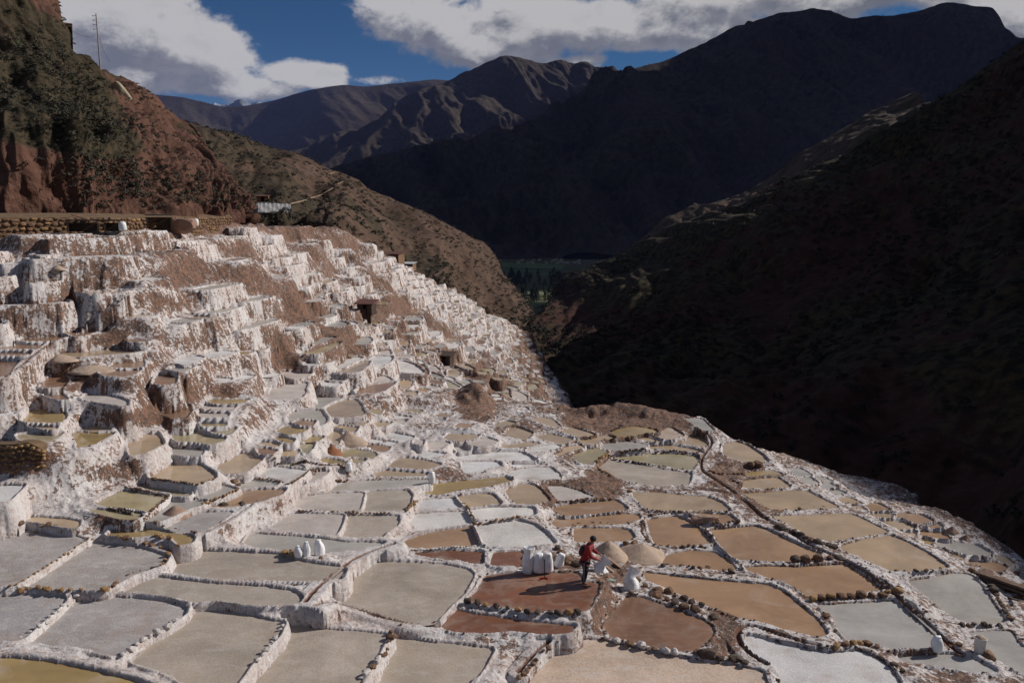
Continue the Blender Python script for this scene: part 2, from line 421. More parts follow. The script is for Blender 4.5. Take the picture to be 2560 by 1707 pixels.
# ground control: display x, y, distance ahead in metres (b = on the rim of the salt field)
CTRL = [(100, 1540, 18.4), (-300, 1400, 21.5), (100, 1300, 24.0), (900, 1500, 20.4), (920, 1355, 24), (1340, 1340, 24.6), (1300, 1540, 20), (1800, 1540, 20.6), (2300, 1540, 21.5), (2600, 1560, 23),
        (1700, 1380, 25), (2200, 1400, 26.3), (1600, 1250, 30), (2050, 1270, 31.5), (1500, 1080, 41), (1700, 1020, 48), (1400, 975, 52),
        (1200, 1010, 46), (1100, 1200, 30.6), (1000, 1080, 38), (700, 1180, 30.3), (700, 1080, 34.8), (400, 1080, 32.6), (100, 1140, 28), (30, 1110, 28.6), (330, 1160, 28.3), (430, 1180, 27.9), (130, 1215, 26), (100, 960, 33.4),
        (420, 900, 38), (100, 750, 41.5), (500, 770, 47.6), (100, 600, 47), (500, 600, 58), (700, 515 + 12, 97), (800, 700, 79), (900, 850, 63), (1050, 950, 53), (650, 930, 47), (850, 960, 46),
        (1000, 750, 102), (1150, 850, 101), (1200, 930, 84), (-300, 900, 36), (-300, 700, 41)]
BOUND = [(-420, 575, 48, 0), (-150, 545, 49, 0), (50, 533, 51, 0), (250, 526, 56, 0), (400, 520, 64, 0), (560, 506, 80, 0), (770, 512, 100, 0), (850, 560, 115, 0), (900, 592, 128, 0),
         (1000, 640, 155, 0), (1100, 700, 180, 0), (1200, 757, 201, 0), (1240, 815, 170, 1), (1290, 895, 135, 1), (1310, 938, 108, 1), (1300, 952, 72, 1), (1330, 941, 56, 1), (1400, 940, 55, 1),
         (1560, 948, 53, 1), (1640, 985, 50, 1), (1740, 1045, 45.5, 1), (1830, 1078, 56, 1), (1960, 1098, 55, 1), (2115, 1155, 49, 1), (2130, 1182, 44, 1), (2180, 1185, 41, 1), (2250, 1225, 38, 1),
         (2352, 1290, 35, 1), (2500, 1385, 32, 1), (2800, 1600, 27, 1)]
# ------------------------------------------------------------------ numpy noise
def _h(ix, iy, seed):
    n = (ix.astype(np.int64) * 374761393 + iy.astype(np.int64) * 668265263 + seed * 1442695041) & 0xffffffff
    n = ((n ^ (n >> 13)) * 1274126177) & 0xffffffff
    n = n ^ (n >> 16)
    return (n & 0xffff) / 65535.0
def vnoise(x, y, seed=0):
    ix = np.floor(x); iy = np.floor(y); fx = x - ix; fy = y - iy
    fx = fx * fx * fx * (fx * (fx * 6 - 15) + 10); fy = fy * fy * fy * (fy * (fy * 6 - 15) + 10)
    a = _h(ix, iy, seed); b = _h(ix + 1, iy, seed); c = _h(ix, iy + 1, seed); d = _h(ix + 1, iy + 1, seed)
    return (a + (b - a) * fx) * (1 - fy) + (c + (d - c) * fx) * fy
def fbm(x, y, octv=4, seed=0, gain=0.5):
    s = 0; amp = 1; tot = 0
    for o in range(octv):
        s = s + amp * (vnoise(x + 17.3 * o, y - 9.1 * o, seed + o) * 2 - 1); tot += amp
        amp *= gain; x, y = 1.93 * (0.8 * x - 0.6 * y), 1.93 * (0.6 * x + 0.8 * y)
    return s / tot

class RBF:                                     # thin plate surface through scattered points
    def __init__(s, P, V, smooth=0.0):
        s.P = np.asarray(P, float); n = len(s.P)
        K = s.phi(np.linalg.norm(s.P[:, None] - s.P[None], axis=2)) + np.eye(n) * smooth
        A = np.zeros((n + 3, n + 3)); A[:n, :n] = K; A[:n, n] = 1; A[:n, n + 1:] = s.P; A[n, :n] = 1; A[n + 1:, :n] = s.P.T
        s.w = np.linalg.solve(A, np.concatenate([V, [0, 0, 0]]))
    def phi(s, r): return np.where(r > 1e-9, r * r * np.log(r + 1e-12), 0)
    def __call__(s, X, Y):
        X = np.asarray(X, float); sh = X.shape; q = np.stack([X.ravel(), np.asarray(Y, float).ravel()], 1); out = np.empty(len(q))
        for i in range(0, len(q), 20000):
            d = np.linalg.norm(q[i:i + 20000, None] - s.P[None], axis=2)
            out[i:i + 20000] = s.phi(d) @ s.w[:-3] + s.w[-3] + q[i:i + 20000] @ s.w[-2:]
        return out.reshape(sh)

def in_poly(poly, X, Y):
    ins = np.zeros(X.shape, bool); n = len(poly)
    for i in range(n):
        x1, y1 = poly[i]; x2, y2 = poly[(i + 1) % n]
        if y1 == y2: continue
        c = ((y1 > Y) != (y2 > Y)) & (X < (x2 - x1) * (Y - y1) / (y2 - y1) + x1)
        ins ^= c
    return ins
def poly_dist(poly, X, Y, closed=True):
    d = np.full(X.shape, 1e9); n = len(poly)
    for i in range(n if closed else n - 1):
        x1, y1 = poly[i]; x2, y2 = poly[(i + 1) % n]; dx, dy = x2 - x1, y2 - y1; L = dx * dx + dy * dy + 1e-12
        t = np.clip(((X - x1) * dx + (Y - y1) * dy) / L, 0, 1)
        np.minimum(d, (X - x1 - t * dx) ** 2 + (Y - y1 - t * dy) ** 2, out=d)
    return np.sqrt(d)
def sdf(poly, X, Y):
    d = poly_dist(poly, X, Y); return np.where(in_poly(poly, X, Y), -d, d)
def chaikin(p, it=2, k=0.25):
    for _ in range(it):
        q = np.roll(p, -1, axis=0); a = p * (1 - k) + q * k; b = p * k + q * (1 - k)
        p = np.stack([a, b], 1).reshape(-1, 2)
    return p
def area2(p): q = np.roll(p, -1, axis=0); return 0.5 * np.sum(p[:, 0] * q[:, 1] - q[:, 0] * p[:, 1])

# ------------------------------------------------------------------ ponds: outlines, then levels from how their edges stack up
ponds = []
for ln in PONDS.strip().splitlines():
    a = ln.split(None, 3); pp = tile_pts(a[0], a[3])
    ponds.append(dict(kind=a[1], grp=a[2], img=pp, traced=True))
ctrl = [(x * DS, y * DS, r) for x, y, r in CTRL] + [(x * DS, y * DS, r) for x, y, r, e in BOUND]
cw = np.array([at_fwd(*c) for c in ctrl])
H0 = RBF(cw[:, :2], cw[:, 2], 2.0)
def first_hit(px, py, Hf, r0=14.0, r1=235.0, step=0.25):
    x, y, z = ray(px, py); h = math.hypot(x, y); rr = np.arange(r0, r1, step)
    X = x / h * rr; Y = y / h * rr; Z = z / h * rr
    g = Hf(X, Y) - Z; k = np.nonzero(g > 0)[0]
    k = k[0] if len(k) else len(rr) - 1
    return np.array([X[k], Y[k], Z[k]])
for p in ponds:
    c = p['img'].mean(0); p['z0'] = first_hit(c[0], c[1], H0)[2]
ITER = 2
def solve_levels():
    N = len(ponds); rows = []; rhs = []
    cols = np.arange(-60, 2620, 6.0); spans = {}
    for k, p in enumerate(ponds):
        P = chaikin(p['img'], 2)
        for cx in cols[(cols > P[:, 0].min()) & (cols < P[:, 0].max())]:
            Q = np.roll(P, -1, axis=0); m = (P[:, 0] > cx) != (Q[:, 0] > cx)
            ys = P[m, 1] + (cx - P[m, 0]) / (Q[m, 0] - P[m, 0]) * (Q[m, 1] - P[m, 1])
            if len(ys) >= 2: spans.setdefault(cx, []).append((ys.min(), ys.max(), k))
    pair = {}
    for cx, L in spans.items():
        L.sort(key=lambda t: t[0] + t[1])
        for (a0, a1, i), (b0, b1, j) in zip(L, L[1:]):       # i above (farther), j below (nearer)
            if ponds[i]['grp'] != ponds[j]['grp']: continue
            gap = b0 - a1
            if gap > 42: continue
            pair.setdefault((i, j), []).append((cx, a1, b0, gap))
    for (i, j), S in pair.items():
        S = S[:: max(1, len(S) // 6)]
        for cx, ya, yb, gap in S:
            xa, fa, za = ray(cx, ya); xb, fb, zb = ray(cx, yb)
            qa = -math.hypot(xa, fa) / za; qb = -math.hypot(xb, fb) / zb   # horizontal range per metre of depth
            if qa <= 0 or qb <= 0 or qa > 60: continue
            t = -ponds[j]['z0']; w = 0.30 + 0.004 * max(0, gap) 
            wt_ = 1.0 / len(S) ** 0.5 * (0.5 if gap > 22 else 1.0)
            r = np.zeros(N); r[i] = wt_; r[j] = -wt_ * qb / qa
            rows.append(r); rhs.append(wt_ * w / qa)
    hp = {}; hs = {}
    for k, p in enumerate(ponds):                              # side by side across a thin dike: nearly the same level
        P = chaikin(p['img'], 2); lines = np.arange(500, 1720, 6.0)
        for cy in lines[(lines > P[:, 1].min()) & (lines < P[:, 1].max())]:
            Q = np.roll(P, -1, axis=0); m = (P[:, 1] > cy) != (Q[:, 1] > cy)
            xs_ = P[m, 0] + (cy - P[m, 1]) / (Q[m, 1] - P[m, 1]) * (Q[m, 0] - P[m, 0])
            if len(xs_) >= 2: hs.setdefault(cy, []).append((xs_.min(), xs_.max(), k))
    for cy, L in hs.items():
        L.sort(key=lambda t: t[0] + t[1])
        for (a0, a1, i), (b0, b1, j) in zip(L, L[1:]):
            if ponds[i]['grp'] == ponds[j]['grp'] and -4 < b0 - a1 < 20: hp[(i, j)] = hp.get((i, j), 0) + 1
    for (i, j), n in hp.items():
        w = 0.28 * min(1, n / 3) ** .5; r = np.zeros(N); r[i] = w; r[j] = -w; rows.append(r); rhs.append(0.0)
    for k, p in enumerate(ponds):
        r = np.zeros(N); r[k] = 0.34; rows.append(r); rhs.append(-p['z0'] * 0.34)
    s = np.linalg.lstsq(np.array(rows), np.array(rhs), rcond=None)[0]
    for k, p in enumerate(ponds): p['z'] = -s[k]
solve_levels()
for p in ponds:
    P = chaikin(p['img'], 2, 0.10); x, y, z = ray(P[:, 0], P[:, 1])
    z = np.minimum(z, -0.004); k = p['z'] / z
    p['poly'] = np.stack([x * k, y * k], 1)
    if area2(p['poly']) < 0: p['poly'] = p['poly'][::-1]
    q = p['poly']; nx = np.roll(q, -1, axis=0) - np.roll(q, 1, axis=0); n_ = np.stack([nx[:, 1], -nx[:, 0]], 1); n_ /= np.linalg.norm(n_, axis=1, keepdims=True) + 1e-9
    p['poly'] = q + n_ * 0.055
    p['c'] = p['poly'].mean(0)
print('levels solved', round(time.time() - T0, 1), 'max shift', max(abs(p['z'] - p['z0']) for p in ponds))
# the hillside surface through pond levels and control points
b3 = np.array([at_fwd(x * DS, y * DS, r) for x, y, r, e in BOUND])
cpts = [c for c in cw[:len(CTRL)] if min(np.hypot(c[0] - p['c'][0], c[1] - p['c'][1]) for p in ponds) > 4] + list(b3)
HP = np.array([[p['c'][0], p['c'][1]] for p in ponds] + [c[:2] for c in cpts]); HV = np.array([p['z'] for p in ponds] + [c[2] for c in cpts])
Hs = RBF(HP, HV, 12.0)
saltpoly = np.concatenate([b3[:, :2], [[26, 12], [10, 8], [-10, 8], [-28, 12]]])
edge = np.array([b[3] for b in BOUND])

# polar working grid round the view point (dense near, coarser far)
az = np.linspace(R(-40), R(40), 1180)
rs = [12.5]
while rs[-1] < 232: rs.append(rs[-1] * (1.0023 if rs[-1] < 35 else 1.0034 if rs[-1] < 60 else 1.0026))
rs = np.array(rs); NA, NR = len(az), len(rs)
X = np.sin(az)[:, None] * rs[None]; Y = np.cos(az)[:, None] * rs[None]
ca = az[::12] if (NA - 1) % 12 == 0 else np.append(az[::12], az[-1]); ci = np.interp(ca, az, np.arange(NA)); cr = rs[::8] if (NR - 1) % 8 == 0 else np.append(rs[::8], rs[-1])
def polar_interp(V, A_, R_):                 # V on (ca, cr)
    fa = np.clip(np.interp(A_, ca, np.arange(len(ca))), 0, len(ca) - 1.001); fr = np.clip(np.interp(R_, cr, np.arange(len(cr))), 0, len(cr) - 1.001)
    ia = fa.astype(int); ir = fr.astype(int); fa = fa - ia; fr = fr - ir
    return (V[ia, ir] * (1 - fa) + V[ia + 1, ir] * fa) * (1 - fr) + (V[ia, ir + 1] * (1 - fa) + V[ia + 1, ir + 1] * fa) * fr
CX = np.sin(ca)[:, None] * cr[None]; CY = np.cos(ca)[:, None] * cr[None]
cin = in_poly(saltpoly, CX, CY)
Hc = Hs(CX, CY)
# outside the rim: nearest rim point, then down into the gorge (or gently up under the left hillside)
dmin = np.full(CX.shape, 1e9); zb = np.zeros(CX.shape); sl = np.zeros(CX.shape)
for i in range(len(b3) - 1):
    x1, y1, z1 = b3[i]; x2, y2, z2 = b3[i + 1]; L = (x2 - x1) ** 2 + (y2 - y1) ** 2
    t = np.clip(((CX - x1) * (x2 - x1) + (CY - y1) * (y2 - y1)) / L, 0, 1); d = np.hypot(CX - x1 - t * (x2 - x1), CY - y1 - t * (y2 - y1))
    m = d < dmin; dmin[m] = d[m]; zb[m] = (z1 + (z2 - z1) * t)[m]; sl[m] = float(edge[i + 1])
drop = np.where(sl > 0, -dmin * 1.5, -dmin * 0.15 - 0.3)
Hc = np.where(cin, Hc, zb + drop)
Hc = np.maximum(Hc, -92)
AA = np.broadcast_to(az[:, None], X.shape); RR = np.broadcast_to(rs[None], X.shape)
Hbase = polar_interp(Hc, AA, RR)
def H_at(x, y): return polar_interp(Hc, np.arctan2(x, y), np.hypot(x, y))
inside = in_poly(saltpoly, X, Y); rim_d = polar_interp(np.where(cin, dmin, -dmin), AA, RR)

# ------------------------------------------------------------------ untraced ponds: cells that follow the slope
rnd = np.random.RandomState(5)
acc = []
xs = rnd.uniform(-75, 40, 90000); ys = rnd.uniform(30, 205, 90000)
gx = (H_at(xs + 1.5, ys) - H_at(xs - 1.5, ys)) / 3; gy = (H_at(xs, ys + 1.5) - H_at(xs, ys - 1.5)) / 3
ok = in_poly(saltpoly, xs, ys) & (polar_interp(dmin, np.arctan2(xs, ys), np.hypot(xs, ys)) > 1.2)
ok &= fbm(xs / 7, ys / 7, 3, 91) < 0.17
# keep clear of traced ground
tc = [(p['poly'], p['c'], np.abs(p['poly'] - p['c']).max()) for p in ponds]
for po, c, ex in tc:
    m = ok & (np.hypot(xs - c[0], ys - c[1]) < ex * 1.5 + 2.0)
    if m.any():
        idx = np.nonzero(m)[0]; d = sdf(po, xs[idx], ys[idx]); ok[idx[d < 1.15]] = False
rr_ = np.hypot(xs, ys)
# the foreground fan is fully traced
ok &= ~((rr_ < 44) & (xs > -18)) & (rr_ > 33) & ~((rr_ < 64) & (xs > -8)) & ~((xs > 8) & (rr_ < 90))
xs, ys, gx, gy = xs[ok], ys[ok], gx[ok], gy[ok]
gl = np.hypot(gx, gy) + 1e-6; ux, uy = -gy / gl, gx / gl; vx, vy = gx / gl, gy / gl
LEN = 1.8 + 2.5 * vnoise(xs / 7, ys / 7, 4); DEP = 0.92 + 0.95 * vnoise(xs / 6, ys / 6, 8)
A = np.zeros((0, 8))
cell = {}
for i in range(len(xs)):
    key = (int(xs[i] // 4), int(ys[i] // 4)); good = True
    for a in (-1, 0, 1):
        for b in (-1, 0, 1):
            for j in cell.get((key[0] + a, key[1] + b), ()):
                dx, dy = xs[i] - xs[j], ys[i] - ys[j]
                if ((dx * ux[j] + dy * uy[j]) / LEN[j]) ** 2 + ((dx * vx[j] + dy * vy[j]) / DEP[j]) ** 2 < 0.80: good = False; break
            if not good: break
        if not good: break
    if good: cell.setdefault(key, []).append(i); acc.append(i)
for i in acc:
    T = np.array([[ux[i] / LEN[i], uy[i] / LEN[i]], [vx[i] / DEP[i], vy[i] / DEP[i]]]); Ti = np.linalg.inv(T)
    poly = np.array([(-.75, -.75), (.75, -.75), (.75, .75), (-.75, .75)])
    nb = [j for a in (-1, 0, 1) for b in (-1, 0, 1) for j in cell.get((int(xs[i] // 4) + a, int(ys[i] // 4) + b), ()) if j != i]
    for j in nb:
        d = T @ np.array([xs[j] - xs[i], ys[j] - ys[i]]); L = np.hypot(*d)
        if L > 2.1: continue
        n = d / L; h = L / 2
        s = poly @ n - h; new = []
        for k in range(len(poly)):
            a, b = poly[k], poly[(k + 1) % len(poly)]; sa, sb = s[k], s[(k + 1) % len(poly)]
            if sa <= 0: new.append(a)
            if (sa <= 0) != (sb <= 0): new.append(a + (b - a) * (sa / (sa - sb)))
        poly = np.array(new)
        if len(poly) < 3: break
    if len(poly) < 3: continue
    W = poly @ Ti.T; c = W.mean(0); d = np.linalg.norm(W - c, axis=1, keepdims=True)
    W = c + (W - c) * np.maximum(0.3, (d - 0.16) / d)
    W = W + np.array([xs[i], ys[i]]); W = chaikin(W, 1, 0.2)
    if area2(W) < 0: W = W[::-1]
    if area2(W) < 0.45: continue
    c = W.mean(0); q = 0.70 + 0.60 * float(vnoise(np.array(c[0] / 26), np.array(c[1] / 26), 77))
    Hh = float(H_at(c[0], c[1])); wp = 1.1 * float(fbm(np.array(c[0] / 11), np.array(c[1] / 11), 2, 33))
    z = q * round((Hh + wp) / q) - wp * 0.55 + 0.05 * float(fbm(np.array(c[0] / 3), np.array(c[1] / 3), 2, 3))
    z = min(z, Hh + 0.55); rd = float(polar_interp(dmin, math.atan2(c[0], c[1]), math.hypot(*c)))
    if rd < 5: z = min(z, Hh + 0.10)
    r = rnd.rand(); far = np.hypot(*c)
    kind = 'w' if r < .26 else 's' if r < .48 else 't' if r < .72 else 'p' if r < .84 else 'v' if r < .90 else 'o' if r < .95 else 'b'
    ponds.append(dict(kind=kind, grp='P', poly=W, z=z, c=c, traced=False))
print('ponds', len(ponds), 'traced', sum(p['traced'] for p in ponds), round(time.time() - T0, 1))

# ------------------------------------------------------------------ carve and fill the height field
warp1 = fbm(X * 1.1, Y * 1.1, 3, 11); warp2 = fbm(X * 3.6, Y * 3.6, 3, 21); fine = fbm(X * 6.5, Y * 6.5, 3, 31)
Hn = Hbase + 0.30 * fbm(X * .22, Y * .22, 4, 41) + 0.18 * warp1
MOUNDS = [(1350, 958, 1.4, .45), (1400, 957, 1.4, .5), (1450, 955, 1.4, .5), (1510, 957, 1.6, .35), (1392, 1085, .9, .55), (1100, 935, 2.0, 1.3), (1070, 925, 1.6, 1.0), (60, 1085, 2.2, .5), (230, 1110, 2.2, .6), (1036, 1092, .38, 1.3), (1052, 1100, .36, .7),
          (715, 720, 2.5, 1.2), (1330, 1128, 1.2, .35), (1235, 845, 4, 1.5), (255, 790, 1.6, .9), (1290, 1065, .8, .4), (845, 990, .8, .5), (650, 850, 1.5, .8), (1225, 1095, .7, .4), (1180, 985, .8, .6)]
for mx, my, mr, mh_ in MOUNDS:
    c = first_hit(mx * DS, my * DS, H_at, 14, 225, .2); d = np.hypot(X - c[0], Y - c[1]) / mr
    Hn = Hn + mh_ * np.exp(-d ** 2 * 1.2) * (1 + 0.25 * warp1)
ins_any = np.zeros(X.shape, bool); zin = np.full(X.shape, -1e9); own = np.full(X.shape, -1, np.int32)
WS = np.full(X.shape, 1e-6); WZ = np.zeros(X.shape); fill = np.full(X.shape, -1e9); cut = np.full(X.shape, 1e9); dnear = np.full(X.shape, 1e9); near = np.full(X.shape, -1, np.int32); zfo = np.zeros(X.shape)
fo = np.full(X.shape, -1, np.int32)
for k, p in enumerate(ponds):
    po = p['poly']; rad = 3.2 if p['traced'] else 2.6
    lo = po.min(0) - rad; hi = po.max(0) + rad
    crn = np.array([[lo[0], lo[1]], [lo[0], hi[1]], [hi[0], lo[1]], [hi[0], hi[1]]]); ang = np.arctan2(crn[:, 0], crn[:, 1]); rg = np.hypot(crn[:, 0], crn[:, 1])
    a0, a1 = np.searchsorted(az, [ang.min(), ang.max()]); r1 = np.searchsorted(rs, rg.max()); ymin = max(lo[1], 5)
    r0 = np.searchsorted(rs, math.hypot(max(0, lo[0], -hi[0]), ymin)) 
    r0 = max(0, r0 - 1)
    if a1 <= a0 or r1 <= r0: p['vis'] = False; continue
    p['vis'] = True
    sl_ = (slice(a0, a1), slice(r0, r1)); x, y = X[sl_], Y[sl_]
    d = sdf(po, x, y)
    dist = math.hypot(*p['c']); p['rim'] = rim = 0.075 + 0.06 * rnd.rand()
    dw = d + (0.03 if p['traced'] else 0.06) * warp2[sl_] + (0.0 if p['traced'] else 0.12) * warp1[sl_]
    i_ = dw < 0
    m = i_ & (p['z'] > zin[sl_]); zin[sl_][m] = p['z']; own[sl_][m] = k; ins_any[sl_] |= i_
    wd = (0.13 if p['traced'] else 0.26) + 0.05 * warp1[sl_]
    dd = np.maximum(0, dw - wd - 0.05 * warp2[sl_]); st = np.clip(dw / 0.15, 0, 1)
    f = p['z'] + rim * st * (2 - st) - 4.2 * np.maximum(0, dd + 0.19 * warp2[sl_] * np.minimum(1, dd * 3) + 0.05 * fine[sl_] * np.minimum(1, dd * 3))
    m = f > fill[sl_]; fill[sl_][m] = f[m]; fo[sl_][m] = k
    c_ = p['z'] + rim + 2.2 * dd
    w_ = 1.0 / (np.maximum(d, 0) + 0.15) ** 4; WS[sl_] += w_; WZ[sl_] += w_ * (p['z'] + rim * .5)
    cut[sl_] = np.minimum(cut[sl_], c_)
    m = d < dnear[sl_]; dnear[sl_][m] = d[m]; near[sl_][m] = k
tb = np.clip((2.9 - dnear) / 1.2, 0, 1) * .85 * np.clip(rim_d / 1.2, 0, 1); tb = tb * tb * (3 - 2 * tb); Hn = Hn * (1 - tb) + (WZ / WS + 0.10 * warp1 + 0.05 * warp2) * tb
Z = np.maximum(np.minimum(Hn, cut), fill)
owner = np.where(fill >= np.minimum(Hn, cut) - 0.02, fo, np.where(dnear < 0.8, near, -1))
outm = ~ins_any
Z = Z + outm * (0.022 * fine * np.clip(dnear / .08, 0, 1) + 0.05 * warp2 * np.clip((dnear - .25) / .5, 0, 1))
# a pond floor only where nothing higher stands over it
cover = ins_any & (fill > zin + 0.10) & (fo != own)
Z = np.where(ins_any & ~cover, zin - 0.07, Z)
owner = np.where(ins_any, own, owner)
pondmask = ins_any & ~cover
print('terrain', X.shape, round(time.time() - T0, 1))

def hit(px, py, skip=0.0):
    """first point of the built ground seen along a line of sight"""
    x, y, z = ray(px, py); h = math.hypot(x, y); a = math.atan2(x, y); f = np.interp(a, az, np.arange(NA)); i = int(min(f, NA - 2)); t = f - i
    prof = Z[i] * (1 - t) + Z[i + 1] * t; g = prof - rs * z / h; k = np.nonzero(g > skip)[0]
    if not len(k): return None
    k = k[0]
    if k == 0: r = rs[0]
    else: g0, g1 = g[k - 1], g[k]; r = rs[k - 1] + (rs[k] - rs[k - 1]) * (0 - g0) / (g1 - g0 + 1e-9)
    r = min(r, rs[k]); zz = r * z / h
    return np.array([x / h * r, y / h * r, zz])
def ground(x, y):
    fa = np.clip(np.interp(math.atan2(x, y), az, np.arange(NA)), 0, NA - 1.001); fr = np.clip(np.interp(math.hypot(x, y), rs, np.arange(NR)), 0, NR - 1.001)
    i, j = int(fa), int(fr); fa -= i; fr -= j
    return float((Z[i, j] * (1 - fa) + Z[i + 1, j] * fa) * (1 - fr) + (Z[i, j + 1] * (1 - fa) + Z[i + 1, j + 1] * fa) * fr)
def cellof(x, y):
    return int(np.clip(np.interp(math.atan2(x, y), az, np.arange(NA)), 0, NA - 1)), int(np.clip(np.interp(math.hypot(x, y), rs, np.arange(NR)), 0, NR - 1))
# ------------------------------------------------------------------ object helpers
def tag(o, label=None, cat=None, group=None, kind=None):
    if label: o['label'] = label
    if cat: o['category'] = cat
    if group: o['group'] = group
    if kind: o['kind'] = kind
    return o
def empty(name, loc, label=None, cat=None, group=None, rz=0.0):
    o = bpy.data.objects.new(name, None); COL.objects.link(o); o.location = loc; o.rotation_euler = (0, 0, rz); o.empty_display_size = 0.1
    return tag(o, label, cat, group)
def mesh_np(name, V, F, mat, parent=None, attrs=None, smooth=True, loc=None, quads=True):
    """V (n,3) world coordinates, F (m,k) indices"""
    V = np.asarray(V, np.float32); F = np.asarray(F, np.int32)
    if loc is not None: V = V - np.asarray(loc, np.float32)
    me = bpy.data.meshes.new(name); k = F.shape[1]
    me.vertices.add(len(V)); me.vertices.foreach_set('co', V.ravel())
    me.loops.add(F.size); me.loops.foreach_set('vertex_index', F.ravel())
    me.polygons.add(len(F)); me.polygons.foreach_set('loop_start', np.arange(0, F.size, k, dtype=np.int32)); 
    me.update(calc_edges=True)
    me.polygons.foreach_set('use_smooth', np.full(len(F), smooth))
    for n, a in (attrs or {}).items():
        if a.ndim == 1: at = me.attributes.new(n, 'FLOAT', 'POINT'); at.data.foreach_set('value', a.astype(np.float32))
        else: at = me.attributes.new(n, 'FLOAT_COLOR', 'POINT'); at.data.foreach_set('color', a.astype(np.float32).ravel())
    me.materials.append(mat)
    o = bpy.data.objects.new(name, me); COL.objects.link(o)
    if parent is not None: o.parent = parent
    if loc is not None and parent is None: o.location = loc
    return o
def bm_obj(name, bm, mat, parent=None, smooth=False):
    me = bpy.data.meshes.new(name); bm.to_mesh(me); bm.free()
    if smooth: me.polygons.foreach_set('use_smooth', np.full(len(me.polygons), True))
    me.materials.append(mat); o = bpy.data.objects.new(name, me); COL.objects.link(o)
    if parent is not None: o.parent = parent
    return o

# ------------------------------------------------------------------ materials of the salt field
def make_bank_mat():
    m, nt, b = material('salt_bank'); pos = nt.new('ShaderNodeNewGeometry').outputs['Position']
    nz = nt.new('ShaderNodeSeparateXYZ', Vector=nt.new('ShaderNodeNewGeometry').outputs['Normal']).outputs[2]
    streak = nt.noise(nt.mapping(pos, (3.2, 3.2, 0.55)), 1.0, 6, 0.62)
    blot = nt.noise(pos, 0.55, 5, 0.6); grit = nt.noise(pos, 7.0, 6, 0.7); fineg = nt.noise(pos, 26.0, 4, 0.7)
    soil = nt.attr('soil')
    # salt cover: full on crests and drips, broken by streaks of mud on the faces
    k = nt.math('ADD', nt.math('MULTIPLY', soil, 1.25), nt.math('MULTIPLY', nt.math('SUBTRACT', streak, 0.5), 2.0))
    k = nt.math('ADD', k, nt.math('MULTIPLY', nt.math('SUBTRACT', blot, 0.5), 0.8))
    k = nt.math('ADD', k, nt.math('MULTIPLY', nt.math('SUBTRACT', grit, 0.5), 2.5))
    k = nt.math('ADD', k, nt.ramp(nz, 0.35, 0.85, 0.17, 0.0))
    mud = nt.ramp(k, 0.33, 0.58)
    tint = nt.math('ADD', nt.math('MULTIPLY', nt.math('SUBTRACT', blot, .5), 1.0), nt.math('MULTIPLY', nt.math('SUBTRACT', grit, .5), 1.6))
    salt = nt.mix(nt.ramp(tint, -0.25, 0.45), (0.69, 0.66, 0.655), (0.42, 0.31, 0.27))
    salt = nt.mix(nt.ramp(fineg, 0.35, 0.75, 0, 0.45), salt, (0.33, 0.27, 0.25))
    soilc = nt.mix(nt.ramp(nt.noise(pos, 3.4, 6, .65), 0.35, 0.65), (0.060, 0.033, 0.024), (0.20, 0.093, 0.052))
    soilc = nt.mix(nt.ramp(nt.math('ADD', fineg, nt.math('MULTIPLY', nt.math('SUBTRACT', grit, .5), .8)), 0.52, 0.72, 0, 0.75), soilc, (0.42, 0.33, 0.28))
    c = nt.mix(mud, salt, soilc)
    c = nt.mix(nt.attr('chan'), c, (0.13, 0.052, 0.030))
    c = nt.mix(nt.attr('wet'), c, (0.21, 0.125, 0.075))
    nt.l.new(c, b.inputs['Base Color']); b.inputs['Roughness'].default_value = 0.85
    hgt = nt.math('ADD', nt.math('MULTIPLY', grit, 1.0), nt.math('ADD', nt.math('MULTIPLY', fineg, 0.45), nt.math('MULTIPLY', streak, 0.8)))
    bp = nt.new('ShaderNodeBump', Strength=1.0, Distance=0.075); nt.l.new(hgt, bp.inputs['Height']); nt.l.new(bp.outputs[0], b.inputs['Normal'])
    return m
MAT_BANK = make_bank_mat()
